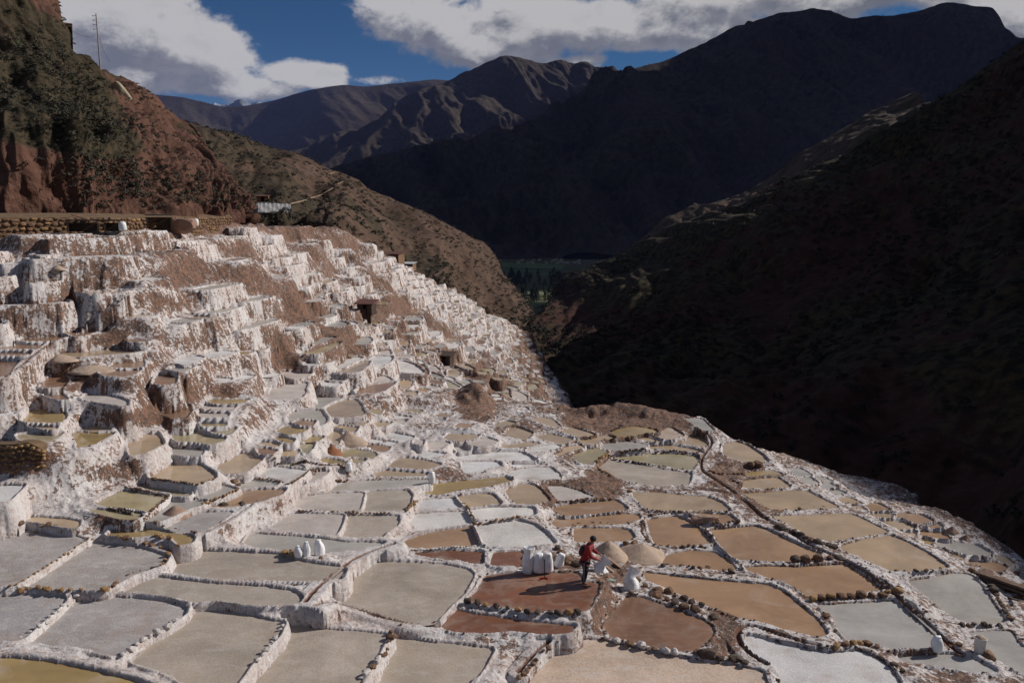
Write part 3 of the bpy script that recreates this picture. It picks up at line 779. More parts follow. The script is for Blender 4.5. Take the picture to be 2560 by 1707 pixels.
def make_brine_mat():
    """Col.rgb = what the pond holds, Col.a = how far it has crusted over"""
    m, nt, b = material('brine_and_crust'); pos = nt.new('ShaderNodeNewGeometry').outputs['Position']
    an = nt.new('ShaderNodeAttribute'); an.attribute_name = 'Col'; col = an.outputs['Color']; crust = an.outputs['Alpha']
    big = nt.noise(pos, 0.42, 5, 0.6, 0.8); mid = nt.noise(pos, 2.2, 5, 0.62, 0.4); fin = nt.noise(pos, 15.0, 4, 0.68)
    f = nt.math('ADD', nt.ramp(big, 0.3, 0.7, 0.78, 1.18, False), nt.ramp(mid, 0.3, 0.7, -0.05, 0.05, False))
    g = nt.math('ADD', f, nt.math('MULTIPLY', crust, nt.ramp(fin, 0.25, 0.75, -0.20, 0.20, False)))
    c = nt.mix(1.0, col, nt.new('ShaderNodeCombineColor', Red=g, Green=g, Blue=g).outputs[0], 'MULTIPLY')
    # milky scum drifting in the open brine, rusty stains in the crust
    scum = nt.math('MULTIPLY', nt.ramp(nt.noise(nt.mapping(pos, (1, 1, 1), (31, 7, 0)), 0.5, 6, 0.6, 1.2), 0.52, 0.72, 0, 0.42), nt.math('SUBTRACT', 1.0, crust))
    c = nt.mix(scum, c, (0.50, 0.43, 0.36))
    rust = nt.math('MULTIPLY', nt.ramp(nt.noise(nt.mapping(pos, (1, 1, 1), (5, 77, 0)), 0.9, 6, 0.65), 0.50, 0.72, 0, 0.40), crust)
    c = nt.mix(rust, c, (0.30, 0.20, 0.14))
    speck = nt.math('MULTIPLY', nt.ramp(nt.noise(pos, 34.0, 2, 0.5), 0.64, 0.72, 0, 0.5), crust)
    c = nt.mix(speck, c, (0.66, 0.64, 0.63))
    ed = nt.math('MULTIPLY', nt.math('POWER', nt.attr('shore'), 1.6), nt.ramp(nt.noise(pos, 3.0, 5, .65), 0.25, 0.65, 0.25, 1.0))
    c = nt.mix(nt.math('MULTIPLY', ed, nt.math('SUBTRACT', 0.85, nt.math('MULTIPLY', crust, 0.25))), c, nt.mix(crust, (0.20, 0.115, 0.062), (0.52, 0.46, 0.42)))
    pat = nt.ramp(nt.noise(nt.mapping(pos, (1, 1.7, 1), (9, 2, 0)), 1.4, 7, 0.68, 0.9), 0.46, 0.66, 0, 0.30)
    c = nt.mix(nt.math('MULTIPLY', pat, crust), c, (0.60, 0.57, 0.55))
    nt.l.new(c, b.inputs['Base Color'])
    nt.l.new(nt.ramp(crust, 0, 1, 0.05, 0.75, False), b.inputs['Roughness']); b.inputs['IOR'].default_value = 1.34
    bp = nt.new('ShaderNodeBump', Strength=1.0); nt.l.new(nt.math('MULTIPLY', crust, 0.016), bp.inputs['Distance'])
    nt.l.new(nt.math('ADD', fin, mid), bp.inputs['Height']); nt.l.new(bp.outputs[0], b.inputs['Normal'])
    return m
MAT_BRINE = make_brine_mat()
KCOL = dict(g=(.345, .312, .300, 1), k=(.375, .312, .255, .7), w=(.58, .555, .54, 1), p=(.46, .40, .365, .9), t=(.41, .300, .195, .12), o=(.345, .215, .125, .08),
            y=(.32, .225, .100, .0), v=(.335, .275, .165, .05), r=(.190, .082, .046, .35), s=(.37, .345, .315, .45), b=(.235, .130, .080, .25), d=(.40, .31, .25, 1), n=(.47, .355, .275, 1))

# ------------------------------------------------------------------ irrigation channels along the bank tops (display pixels, polyline)
CHANNELS = [
 ('narrow red-bottomed water channel curving between the sack pond and the large grey pond', [(700, 1385), (735, 1352), (775, 1325), (812, 1297), (862, 1270), (905, 1254)], .26),
 ('shadowed water channel under the snow-white bank along the large grey pond', [(722, 1392), (760, 1403), (820, 1410), (870, 1420), (930, 1432), (985, 1437), (1050, 1440)], .26),
 ('long water channel winding right from the yellow boulder to the lower right pans', [(1438, 1122), (1520, 1126), (1620, 1124), (1690, 1140), (1725, 1165), (1745, 1190), (1800, 1218), (1862, 1252), (1930, 1282), (1980, 1310), (2020, 1345), (2075, 1392), (2120, 1432), (2160, 1462), (2205, 1500)], .34),
 ('dark mud channel coiling round the white bottom-right salt pan', [(1880, 1345 + 135), (1820, 1470), (1760, 1450), (1705, 1428), (1690, 1440), (1688, 1465), (1700, 1490), (1735, 1515), (1760, 1535)], .28),
 ('water channel running up the spur past the two oval ponds', [(1690, 1135), (1640, 1100), (1612, 1085), (1608, 1060), (1625, 1035), (1640, 1012), (1612, 995)], .26),
 ('thin channel on the crest of the white bank climbing from the three sacks', [(462, 1243), (520, 1198), (572, 1165), (630, 1130), (668, 1110), (715, 1085), (780, 1070), (850, 1030), (905, 1008)], .16),
 ('pale footpath channel rising across the left slope above the brown ponds', [(12, 866), (70, 818), (120, 790), (200, 762), (260, 735), (300, 722)], .18),
 ('channel edging the lowest front bank beside the yellow brine', [(1190, 1560), (1225, 1515), (1262, 1478)], .22),
]
chan = np.zeros(X.shape); chown = np.full(X.shape, -1, np.int32); chan_pts = []
for ci_, (lab, pl, wdt) in enumerate(CHANNELS):
    pts = [hit(px * DS, py * DS) for px, py in pl]; pts = np.array([p for p in pts if p is not None])
    if len(pts) < 2: chan_pts.append(None); continue
    # even spacing, smoothed heights
    L = np.concatenate([[0], np.cumsum(np.linalg.norm(np.diff(pts[:, :2], axis=0), axis=1))]); n = max(8, int(L[-1] / 0.3)); t = np.linspace(0, L[-1], n)
    P3 = np.stack([np.interp(t, L, pts[:, k]) for k in range(3)], 1)
    for _ in range(6): P3[1:-1] = (P3[:-2] + 2 * P3[1:-1] + P3[2:]) / 4
    zt = np.array([max(ground(p[0] + a, p[1] + b) for a in (-.3, 0, .3) for b in (-.3, 0, .3)) for p in P3])
    for _ in range(12): zt[1:-1] = (zt[:-2] + 2 * zt[1:-1] + zt[2:]) / 4
    P3[:, 2] = zt + 0.03; chan_pts.append(P3)
    lo = P3[:, :2].min(0) - 1; hi = P3[:, :2].max(0) + 1
    crn = np.array([[lo[0], lo[1]], [lo[0], hi[1]], [hi[0], lo[1]], [hi[0], hi[1]]]); ang = np.arctan2(crn[:, 0], crn[:, 1]); rg = np.hypot(crn[:, 0], crn[:, 1])
    a0, a1 = np.searchsorted(az, [ang.min(), ang.max()]); r0, r1 = np.searchsorted(rs, [max(12.6, rg.min() * .9), rg.max()])
    s_ = (slice(a0, a1), slice(max(0, r0 - 1), r1)); x, y = X[s_], Y[s_]
    d = np.full(x.shape, 1e9); zl = np.zeros(x.shape)
    for i in range(len(P3) - 1):
        x1, y1, z1 = P3[i]; x2, y2, z2 = P3[i + 1]; LL = (x2 - x1) ** 2 + (y2 - y1) ** 2 + 1e-9
        t = np.clip(((x - x1) * (x2 - x1) + (y - y1) * (y2 - y1)) / LL, 0, 1); dd = np.hypot(x - x1 - t * (x2 - x1), y - y1 - t * (y2 - y1))
        mm = dd < d; d[mm] = dd[mm]; zl[mm] = (z1 + (z2 - z1) * t)[mm]
    d = d + 0.03 * warp2[s_]
    hw = wdt * 0.27
    crest = zl - 1.8 * np.maximum(0, d - wdt * 1.35) ** 1.2 - 0.02
    zz = Z[s_]; pm = pondmask[s_]
    up = (d < wdt * 1.9) & ~pm; zz[up] = np.maximum(zz[up], crest[up] + 0.02 * warp2[s_][up])
    inn = d < hw * 1.5
    g = np.clip((hw * 1.5 - d) / (hw * 0.8), 0, 1)
    zz[inn] = (zl - 0.12 * g - 0.0)[inn]; Z[s_] = zz
    chan[s_] = np.maximum(chan[s_], np.clip((hw * 1.25 - d) / (hw * .3), 0, 1)); chown[s_][inn] = ci_; pm[inn] = False

# bare earth and grime (display pixels: x, y, half width, half height, amount)
SOIL = [(700, 712, 60, 45, .95), (775, 790, 70, 38, .9), (840, 720, 60, 40, .6), (260, 785, 38, 25, .9), (1095, 925, 55, 38, 1.), (60, 720, 190, 45, .35), (250, 560, 190, 30, .45), (300, 960, 75, 22, .9), (420, 955, 60, 28, .6),
        (60, 1050, 95, 45, .95), (270, 1110, 70, 60, .5), (250, 1205, 110, 30, .85), (310, 1180, 80, 22, .8), (1235, 820, 34, 110, 1.), (1210, 790, 30, 60, .9), (1430, 955, 150, 50, 1.9), (1350, 950, 60, 40, 1.4),
        (1180, 985, 60, 25, .7), (1390, 1085, 45, 45, .9), (1330, 1130, 90, 28, .8), (1700, 1075, 70, 60, .65), (1760, 1150, 50, 35, .7), (1040, 1090, 45, 30, .8), (1310, 1040, 40, 30, .8), (1250, 1130, 40, 30, .6),
        (1130, 1470, 60, 50, .6), (1390, 1400, 40, 80, .65), (1400, 1310, 60, 40, .45), (1070, 1360, 40, 70, .35), (1660, 1450, 55, 60, .75), (1280, 1300, 80, 30, .8), (650, 830, 30, 60, .7), (890, 705, 60, 22, .8), (930, 760, 50, 40, .6),
        (1000, 830, 60, 50, .5), (1100, 860, 40, 30, .8), (1150, 890, 30, 30, .8), (160, 690, 60, 30, .4), (400, 640, 60, 20, .7), (2200, 1560, 60, 40, .4), (1980, 1530, 60, 40, .5), (790, 1010, 25, 25, .7), (500, 1210, 60, 12, .3),
        (400, 930, 60, 60, .55), (180, 870, 60, 30, .55), (520, 900, 30, 30, .5), (850, 940, 60, 20, .55)]
PX, PY = project(X, Y, Z)
soil = 0.10 + 0.10 * fbm(X * .12, Y * .12, 3, 61) + 0.24 * np.clip((PX - 1150) / 500, 0, 1) * np.clip((PY - 980) / 80, 0, 1)
soil += 0.27 * np.clip((1120 - PY) / 160, 0, 1) + 0.12 * np.clip((1100 - PY) / 200, 0, 1) * fbm(X * .35, Y * .35, 4, 81)
wob = fbm(X * .6, Y * .6, 4, 71)
for (sx, sy, sw, sh, am) in SOIL:
    d = np.hypot((PX / DS - sx) / sw, (PY / DS - sy) / sh) + 0.45 * wob
    soil += am * 0.50 * np.clip((1.15 - d) / 0.5, 0, 1)
soil += np.where(owner < 0, 0.16, 0.0)
soil = np.where(rim_d < 0.5, np.maximum(soil, 0.62 + 0.15 * wob), soil)
lf = np.clip((1300 - PX) / 300, 0, 1)
zow = np.array([p['z'] for p in ponds] + [-99.0])[owner]; toprim = np.clip((Z - zow + .07) / .07, 0, 1)
soil -= (0.16 + 0.14 * lf) * np.clip(1.3 - dnear / .28, 0, 1) * toprim + 0.04 * lf * np.clip((PY - 1150) / 100, 0, 1)
soil = np.clip(soil, -.25, 1.1)
znr = np.array([p['z'] for p in ponds] + [-99.0])[near]; wet = np.clip((0.05 - dnear) / 0.06, 0, 1) * (~pondmask) * 0.55 * np.clip((znr + .13 - Z) / .06, 0, 1)

# ------------------------------------------------------------------ split the height field: every pond its own bank, the rest is hillside
gid = (np.arange(NA)[:, None] * NR + np.arange(NR)[None])
q00 = gid[:-1, :-1]; q10 = gid[1:, :-1]; q11 = gid[1:, 1:]; q01 = gid[:-1, 1:]
fown = owner[:-1, :-1].copy(); c4 = chown[:-1, :-1]
keep = ~(pondmask[:-1, :-1] & pondmask[1:, :-1] & pondmask[1:, 1:] & pondmask[:-1, 1:])
keep &= (rim_d[:-1, :-1] > np.where(PX[:-1, :-1] < 900 * DS, -9, np.where(RR[:-1, :-1] > 95, -4.0, -16))) & (rs[:-1][None] > 13.0)
flatV = np.stack([X.ravel(), Y.ravel(), Z.ravel()], 1)
at_s, at_c, at_w = soil.ravel(), chan.ravel(), wet.ravel()
pxspan = []
for k, p in enumerate(ponds):
    if not p['vis']: p['size'] = 0; continue
    qx, qy = project(p['poly'][:, 0], p['poly'][:, 1], np.full(len(p['poly']), p['z']))
    p['pimg'] = (qx.mean(), qy.mean()); p['ext'] = (qx.min(), qy.min(), qx.max(), qy.max())
    off = qx.max() < 0 or qx.min() > FULLW or qy.min() > FULLH
    p['size'] = 0 if off else abs(area2(np.stack([qx, qy], 1))) + (1e6 if p['traced'] else 0)
order = sorted([k for k in range(len(ponds)) if ponds[k]['size'] > 0], key=lambda k: -ponds[k]['size'])
single = set(order[:296])
code = np.where(c4 >= 0, 100000 + c4, fown)
lut = np.array([k if k in single else -2 for k in range(len(ponds))] + [-1])
code = np.where((code < 100000), lut[np.clip(code, -1, len(ponds) - 1)], code)
code = code.ravel(); kp = keep.ravel()
Q = np.stack([q00.ravel(), q10.ravel(), q11.ravel(), q01.ravel()], 1)[kp]; code = code[kp]
o_ = np.argsort(code, kind='stable'); code = code[o_]; Q = Q[o_]
uc, st = np.unique(code, return_index=True); en = np.append(st[1:], len(code))
def submesh(Qs):
    u, inv = np.unique(Qs.ravel(), return_inverse=True)
    return flatV[u], inv.reshape(-1, 4), dict(soil=at_s[u], chan=at_c[u], wet=at_w[u])
pond_root = {}
for k in single:
    p = ponds[k]; pond_root[k] = empty('salt_pond', (p['c'][0], p['c'][1], p['z']))
far_root = empty('salt_pond_cluster', (0, 0, 0)); far_root['kind'] = 'stuff'
for c_, s, e in zip(uc, st, en):
    V, F, A_ = submesh(Q[s:e])
    if c_ == -1: tag(mesh_np('terraced_hillside', V, F, MAT_BANK, None, A_), kind='structure')
    elif c_ == -2: o = mesh_np('embankment', V, F, MAT_BANK, far_root, A_); o['kind'] = 'stuff'
    elif c_ >= 100000:
        o = mesh_np('irrigation_channel', V, F, MAT_BANK, None, A_, loc=V.mean(0)); tag(o, CHANNELS[c_ - 100000][0], 'water channel', 'mud channels between the salt ponds')
    else: mesh_np('embankment', V, F, MAT_BANK, pond_root[c_], A_, loc=pond_root[c_].location)

def brine_verts(p):
    po = p['poly']; nx = np.roll(po, -1, axis=0) - np.roll(po, 1, axis=0); n = np.stack([nx[:, 1], -nx[:, 0]], 1); n /= np.linalg.norm(n, axis=1, keepdims=True) + 1e-9
    return po + n * (0.07 if p['traced'] else 0.05)
rc = np.random.RandomState(3)
sv, sf, sc_ = [], [], []
nv = 0
for k, p in enumerate(ponds):
    if not p['vis']: continue
    b = np.array(KCOL[p['kind']]); j = rc.uniform(-1, 1, 3)
    b[:3] *= (1 + 0.07 * j[0]) * np.array([1 + .02 * j[1], 1, 1 - .03 * j[1]]); 
    P = brine_verts(p); V = np.column_stack([P, np.full(len(P), p['z'])]); n = len(V)
    if k in single:
        me = bpy.data.meshes.new('brine'); L = V - np.array(pond_root[k].location)
        ins_ = min(.34, .10 * math.sqrt(abs(area2(P)))); nx = np.roll(P, -1, axis=0) - np.roll(P, 1, axis=0); n_ = np.stack([nx[:, 1], -nx[:, 0]], 1); n_ /= np.linalg.norm(n_, axis=1, keepdims=True) + 1e-9
        cc = L.mean(0); q_ = L[:, :2] - cc[:2]; dd_ = np.linalg.norm(q_, axis=1, keepdims=True); I_ = L.copy(); I_[:, :2] = cc[:2] + q_ * np.maximum(.4, 1 - ins_ / dd_)
        q2 = np.roll(q_, -1, axis=0); star = np.all(q_[:, 0] * q2[:, 1] - q_[:, 1] * q2[:, 0] > 1e-4); fs = [[i, (i + 1) % n, n + (i + 1) % n, n + i] for i in range(n)] + [list(range(n, 2 * n))]
        if p['traced'] and star: me.from_pydata(np.concatenate([L, I_]).tolist(), [], fs); sh_ = np.concatenate([np.ones(n), np.zeros(n)])
        else: me.from_pydata(L.tolist(), [], [list(range(n))]); sh_ = np.zeros(n)
        me.materials.append(MAT_BRINE); a2 = me.attributes.new('shore', 'FLOAT', 'POINT'); a2.data.foreach_set('value', sh_.astype(np.float32))
        at = me.attributes.new('Col', 'FLOAT_COLOR', 'POINT'); at.data.foreach_set('color', np.tile(b.astype(np.float32), len(sh_)))
        nm = 'brine' if b[3] < 0.5 else 'salt_crust'; me.name = nm
        o = bpy.data.objects.new(nm, me); COL.objects.link(o); o.parent = pond_root[k]
    else:
        sv += V.tolist(); sf.append(list(range(nv, nv + n))); nv += n; sc_.append(np.tile(b, (n, 1)))
if sv:
    me = bpy.data.meshes.new('brine'); me.from_pydata(sv, [], sf); me.materials.append(MAT_BRINE)
    at = me.attributes.new('Col', 'FLOAT_COLOR', 'POINT'); at.data.foreach_set('color', np.concatenate(sc_).astype(np.float32).ravel())
    o = bpy.data.objects.new('brine', me); COL.objects.link(o); o.parent = far_root; o['kind'] = 'stuff'
print('field built', len(single), 'faces', len(Q), round(time.time() - T0, 1))
# ------------------------------------------------------------------ hills and mountains: lofts between a ridge line and a foot line
def catmull(P, n):
    P = np.asarray(P, float); m = len(P); t = np.linspace(0, m - 1, n); i = np.clip(t.astype(int), 0, m - 2); f = (t - i)[:, None]
    if P.ndim == 3: f = f[..., None]
    g = lambda k: P[np.clip(k, 0, m - 1)]
    a, b, c, d = g(i - 1), g(i), g(i + 1), g(i + 2)
    cr = 0.5 * ((2 * b) + (-a + c) * f + (2 * a - 5 * b + 4 * c - d) * f ** 2 + (-a + 3 * b - 3 * c + d) * f ** 3)
    return 0.5 * cr + 0.5 * (b + (c - b) * f)
def loft(name, rows, nu, nv, mat, amp, wl, seed, back=1.35, ridgeamp=0.35, drop=30, gully=0.0, extra=None):
    """rows: ridge row first, foot row last; each a list of (display x, y, range); all rows equally long"""
    G = np.array([[at_fwd(x * DS, y * DS, r) for x, y, r in row] for row in rows])          # (rows, cols, 3)
    bk = G[0].copy(); bk[:, :2] *= back; bk[:, 2] -= drop
    G = np.transpose(G, (1, 0, 2))
    U = catmull(G, nu)                                                                        # along
    S = catmull(np.transpose(U, (1, 0, 2)), nv)                                               # (nv, nu, 3)
    du = np.gradient(S, axis=1); dv = np.gradient(S, axis=0); N = np.cross(du, dv); N /= np.linalg.norm(N, axis=2, keepdims=True) + 1e-9
    N *= np.where(N[..., 2:3] < 0, -1, 1)
    su = np.cumsum(np.linalg.norm(du, axis=2), axis=1); sv_ = np.cumsum(np.linalg.norm(dv, axis=2), axis=0)
    a_, b_ = su / wl, sv_ / wl
    n1 = fbm(a_, b_, 6, seed, 0.52); rg = 1 - np.abs(fbm(a_ * 1.7 + 5, b_ * 0.45, 5, seed + 40, 0.5)) * 2.2
    n = n1 + gully * (rg - 0.5)
    v = np.linspace(0, 1, nv)[:, None]
    w = ridgeamp + (1 - ridgeamp) * np.clip(v / 0.12, 0, 1); w = w * (0.15 + 0.85 * np.clip((1 - v) / 0.08, 0, 1))
    S = S + N * (n * amp * w)[..., None]
    B = catmull(bk, nu)[None]; M = (S[:1] * 0.5 + B * 0.5); M[..., 2] = S[:1, :, 2] * 0.85 + B[..., 2] * 0.15 - drop * .1
    S = np.concatenate([B, M, S]); nn = np.concatenate([n[:1], n[:1], n]); vv = np.concatenate([[0, 0], v[:, 0]])
    g = np.arange((nv + 2) * nu).reshape(nv + 2, nu); F = np.stack([g[:-1, :-1].ravel(), g[1:, :-1].ravel(), g[1:, 1:].ravel(), g[:-1, 1:].ravel()], 1)
    # upward normals
    a, b, c = S.reshape(-1, 3)[F[len(F) // 2]][:3]
    if np.cross(b - a, c - a)[2] < 0: F = F[:, ::-1]
    at = dict(bulge=nn.ravel(), vv=np.repeat(vv, nu))
    if extra is not None: at['mask'] = extra(S).ravel()
    o = mesh_np(name, S.reshape(-1, 3), F, mat, None, at); tag(o, kind='structure'); o['_'] = 0; del o['_']
    return o, S

def hill_mat(name, red, veg, grass, scale, redbias=0.0, vegbias=0.0, bush=None, rough=0.95, bump=0.4, bumpscale=None):
    m, nt, b = material(name); pos = nt.new('ShaderNodeNewGeometry').outputs['Position']
    big = nt.noise(pos, scale, 7, 0.6); mid = nt.noise(pos, scale * 4.3, 6, 0.65); fin = nt.noise(pos, scale * 22, 5, 0.7)
    soilc = nt.mix(nt.ramp(mid, 0.3, 0.7), red, tuple(x * 0.55 for x in red)); soilc = nt.mix(nt.ramp(fin, 0.4, 0.75, 0, 0.5), soilc, tuple(min(1, x * 1.5 + 0.02) for x in red))
    vegc = nt.mix(nt.ramp(fin, 0.35, 0.65), veg, grass)
    k = nt.math('ADD', nt.math('ADD', big, nt.math('MULTIPLY', nt.math('SUBTRACT', mid, .5), 0.7)), nt.math('MULTIPLY', nt.math('SUBTRACT', fin, .5), 0.35))
    k = nt.math('ADD', k, nt.math('MULTIPLY', nt.attr('mask'), 0.55))
    f = nt.ramp(k, 0.46 - vegbias, 0.60 - vegbias)
    c = nt.mix(f, soilc, vegc)
    if bush:
        vo = nt.new('ShaderNodeTexVoronoi', feature='F1'); nt.l.new(pos, vo.inputs['Vector']); vo.inputs['Scale'].default_value = bush
        d = nt.ramp(vo.outputs['Distance'], 0.18, 0.42, 1, 0); dm = nt.math('MULTIPLY', d, nt.ramp(mid, 0.38, 0.55))
        c = nt.mix(nt.math('MULTIPLY', dm, 0.85), c, tuple(x * 0.55 for x in veg))
    nt.l.new(c, b.inputs['Base Color']); b.inputs['Roughness'].default_value = rough; b.inputs['Specular IOR Level'].default_value = 0.15
    bp = nt.new('ShaderNodeBump', Strength=1.0, Distance=bump); nt.l.new(nt.math('ADD', mid, nt.math('MULTIPLY', fin, 0.5)), bp.inputs['Height']); nt.l.new(bp.outputs[0], b.inputs['Normal'])
    return m
M_RED = hill_mat('red_hillside', (0.112, 0.055, 0.038), (0.024, 0.021, 0.012), (0.064, 0.047, 0.028), 0.05, vegbias=-0.02, bump=0.6)
M_BROWN = hill_mat('scrub_hillside', (0.098, 0.060, 0.042), (0.032, 0.025, 0.016), (0.068, 0.048, 0.031), 0.02, vegbias=0.0, bush=0.42, bump=0.9)
M_DARKH = hill_mat('shade_darkened_hillside', (0.052, 0.023, 0.016), (0.014, 0.012, 0.008), (0.066, 0.047, 0.023), 0.012, vegbias=0.06, bush=0.22, bump=1.2)  # soil and scrub colours darkened to carry the gorge slope's shade
M_MTN = hill_mat('mountain', (0.042, 0.030, 0.025), (0.020, 0.018, 0.016), (0.062, 0.046, 0.030), 0.0016, vegbias=0.08, bump=14)

xa = [-520, -220, 0, 100, 140, 152, 157, 176, 230, 290, 330, 380, 430, 480, 525, 556]
ridge = list(zip(xa, [-430, -215, -95, -45, 2, 42, 90, 113, 163, 189, 214, 256, 290, 350, 430, 490], [78, 92, 104, 107, 109, 110, 116, 120, 126, 133, 139, 147, 152, 138, 112, 90]))
foot = list(zip([-520, -200, 0, 90, 150, 190, 230, 270, 310, 350, 390, 430, 470, 505, 535, 565], [507, 501, 498, 497, 496, 495, 495, 494, 494, 493, 492, 492, 491, 491, 492, 498], [50, 55, 58, 59, 60, 61, 62, 63.5, 65, 67, 69.5, 72, 75, 78, 82, 88]))
mid1 = list(zip([-520, -210, 0, 95, 145, 175, 205, 240, 280, 325, 370, 415, 455, 497, 533, 562], [345, 340, 348, 350, 345, 335, 330, 335, 345, 355, 370, 385, 402, 425, 458, 493], [53, 58, 60, 61, 62.5, 63.5, 65, 67, 70, 73, 76, 80, 84, 88, 88, 86]))
mid2 = list(zip([-520, -215, 0, 98, 142, 160, 178, 205, 252, 305, 348, 398, 440, 487, 529, 559], [-20, 90, 130, 150, 170, 185, 200, 215, 240, 262, 285, 318, 345, 388, 444, 491], [66, 75, 80, 82, 84, 86, 89, 92, 97, 102, 106, 112, 117, 113, 100, 88]))
def mask_red(S):
    px, py = project(S[..., 0], S[..., 1], S[..., 2]); px = px / DS; py = py / DS
    m = np.zeros(px.shape)
    for (x, y, a, b, v) in [(90, 190, 110, 130, 1.3), (230, 300, 70, 80, .8), (340, 300, 50, 50, -.3), (230, 430, 330, 75, -1.6), (280, 340, 60, 40, .6), (120, 30, 60, 70, -.5), (480, 400, 60, 50, -.3), (430, 430, 90, 20, .6), (170, 330, 110, 30, .3), (330, 240, 60, 50, -.6)]:
        m += v * np.exp(-((px - x) / a) ** 2 - ((py - y) / b) ** 2)
    return m
toe = [(x, y + 45, r - 0.6) for x, y, r in foot]
hillA, SA = loft('red_hillside', [ridge, mid2, mid1, foot, toe], 580, 320, M_RED, 1.9, 9, 101, ridgeamp=0.6, gully=0.8, drop=18, extra=mask_red)
xr = [300, 430, 500, 560, 650, 770, 830, 900, 1000, 1060, 1110, 1142, 1150, 1180, 1207, 1219]
ridge = list(zip(xr, [215, 284, 303, 321, 350, 392, 408, 455, 500, 535, 560, 598, 628, 660, 694, 714], [215, 228, 237, 245, 255, 268, 278, 290, 305, 318, 328, 334, 335, 331, 326, 322]))
foot = list(zip([380, 500, 540, 570, 620, 700, 770, 830, 880, 940, 1000, 1060, 1110, 1160, 1190, 1206], [497, 500, 504, 503, 506, 510, 513, 546, 580, 612, 640, 676, 706, 735, 752, 756], [120, 140, 150, 155, 160, 165, 150, 146, 143, 146, 157, 170, 183, 195, 203, 212]))
mid = [(x0 * .55 + x1 * .45, y0 * .5 + y1 * .5, r0 * .45 + r1 * .55) for (x0, y0, r0), (x1, y1, r1) in zip(ridge, foot)]
def mask_b(S):
    px, py = project(S[..., 0], S[..., 1], S[..., 2]); px = px / DS; py = py / DS
    m = 0.25 * np.clip((850 - px) / 200, -1, 1)
    for (x, y, a, b, v) in [(1090, 590, 60, 60, -.5), (1180, 690, 50, 60, -.9), (570, 440, 60, 18, 1.0), (960, 605, 60, 16, .9)]:
        m = m + v * np.exp(-((px - x) / a) ** 2 - ((py - y) / b) ** 2)
    return m
toe = [(x, y + 40, r - 1) for x, y, r in foot]
hillB, SB = loft('scrub_hillside', [ridge, mid, foot, toe], 560, 230, M_BROWN, 5.0, 48, 202, gully=0.9, ridgeamp=0.3, drop=60, extra=mask_b)
# the dark slope across the gorge: a nearer shoulder and the long wall behind it
ridge = [(1196, 757, 440), (1215, 735, 450), (1255, 700, 465), (1300, 650, 480), (1360, 615, 480), (1430, 588, 480), (1530, 532, 476), (1620, 500, 465), (1700, 470, 450), (1790, 425, 440), (1900, 365, 425), (2020, 300, 408), (2140, 235, 392), (2250, 165, 375), (2360, 85, 358), (2650, -110, 330), (3000, -300, 300)]
foot = [(1190, 800, 330), (1200, 840, 290), (1225, 900, 250), (1250, 960, 215), (1290, 1010, 180), (1350, 1040, 165), (1450, 1080, 150), (1560, 1110, 140), (1660, 1150, 130), (1780, 1200, 122), (1900, 1240, 112), (2030, 1290, 104), (2150, 1340, 98), (2260, 1400, 92), (2380, 1470, 86), (2700, 1700, 78), (3000, 1900, 72)]
mid = [(x0 * .5 + x1 * .5, y0 * .58 + y1 * .42, r0 * .5 + r1 * .5) for (x0, y0, r0), (x1, y1, r1) in zip(ridge, foot)]
def mask_c(S):
    px, py = project(S[..., 0], S[..., 1], S[..., 2]); px = px / DS; py = py / DS
    m = np.zeros(px.shape)
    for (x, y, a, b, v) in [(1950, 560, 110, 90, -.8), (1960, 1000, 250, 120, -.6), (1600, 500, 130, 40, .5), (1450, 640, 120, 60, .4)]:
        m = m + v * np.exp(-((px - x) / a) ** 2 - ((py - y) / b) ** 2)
    return m
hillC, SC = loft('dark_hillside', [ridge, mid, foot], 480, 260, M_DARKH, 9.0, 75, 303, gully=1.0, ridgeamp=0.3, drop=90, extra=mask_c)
ridge = [(1420, 600, 620), (1480, 545, 640), (1540, 497, 650), (1620, 470, 660), (1700, 442, 660), (1790, 393, 650), (1850, 352, 640), (1930, 305, 640), (2010, 255, 640), (2100, 212, 630)]
foot = [(1430, 640, 520), (1490, 600, 510), (1560, 560, 500), (1640, 530, 490), (1720, 500, 480), (1810, 460, 470), (1900, 410, 455), (1990, 350, 445), (2080, 300, 430), (2160, 270, 420)]
hillD, _ = loft('shoulder_hillside', [ridge, foot], 240, 90, M_BROWN, 7.0, 60, 404, gully=0.8, ridgeamp=0.3, drop=120)

# valley floor and mountains
M_VAL = hill_mat('valley_ground', (0.10, 0.085, 0.045), (0.035, 0.050, 0.018), (0.085, 0.10, 0.035), 0.006, vegbias=0.02, bump=0.5)
VZ = -152.0
gxs = np.concatenate([[-19000, -8000], np.linspace(-3000, 3000, 41), [8000, 19000]]); gys = np.concatenate([[-4000, -2000, 0], np.linspace(300, 4000, 38), [9000, 19000]])
GX, GY = np.meshgrid(gxs, gys, indexing='ij'); g = np.arange(GX.size).reshape(GX.shape); F = np.stack([g[:-1, :-1].ravel(), g[1:, :-1].ravel(), g[1:, 1:].ravel(), g[:-1, 1:].ravel()], 1)
tag(mesh_np('ground', np.stack([GX.ravel(), GY.ravel(), np.full(GX.size, VZ)], 1), F, M_VAL), kind='structure')
def rows_m(R0, R1, footpts): return [R0, [( (a[0] + b[0]) / 2, a[1] * .45 + b[1] * .55, a[2] * .42 + b[2] * .58) for a, b in zip(R0, footpts)], footpts]
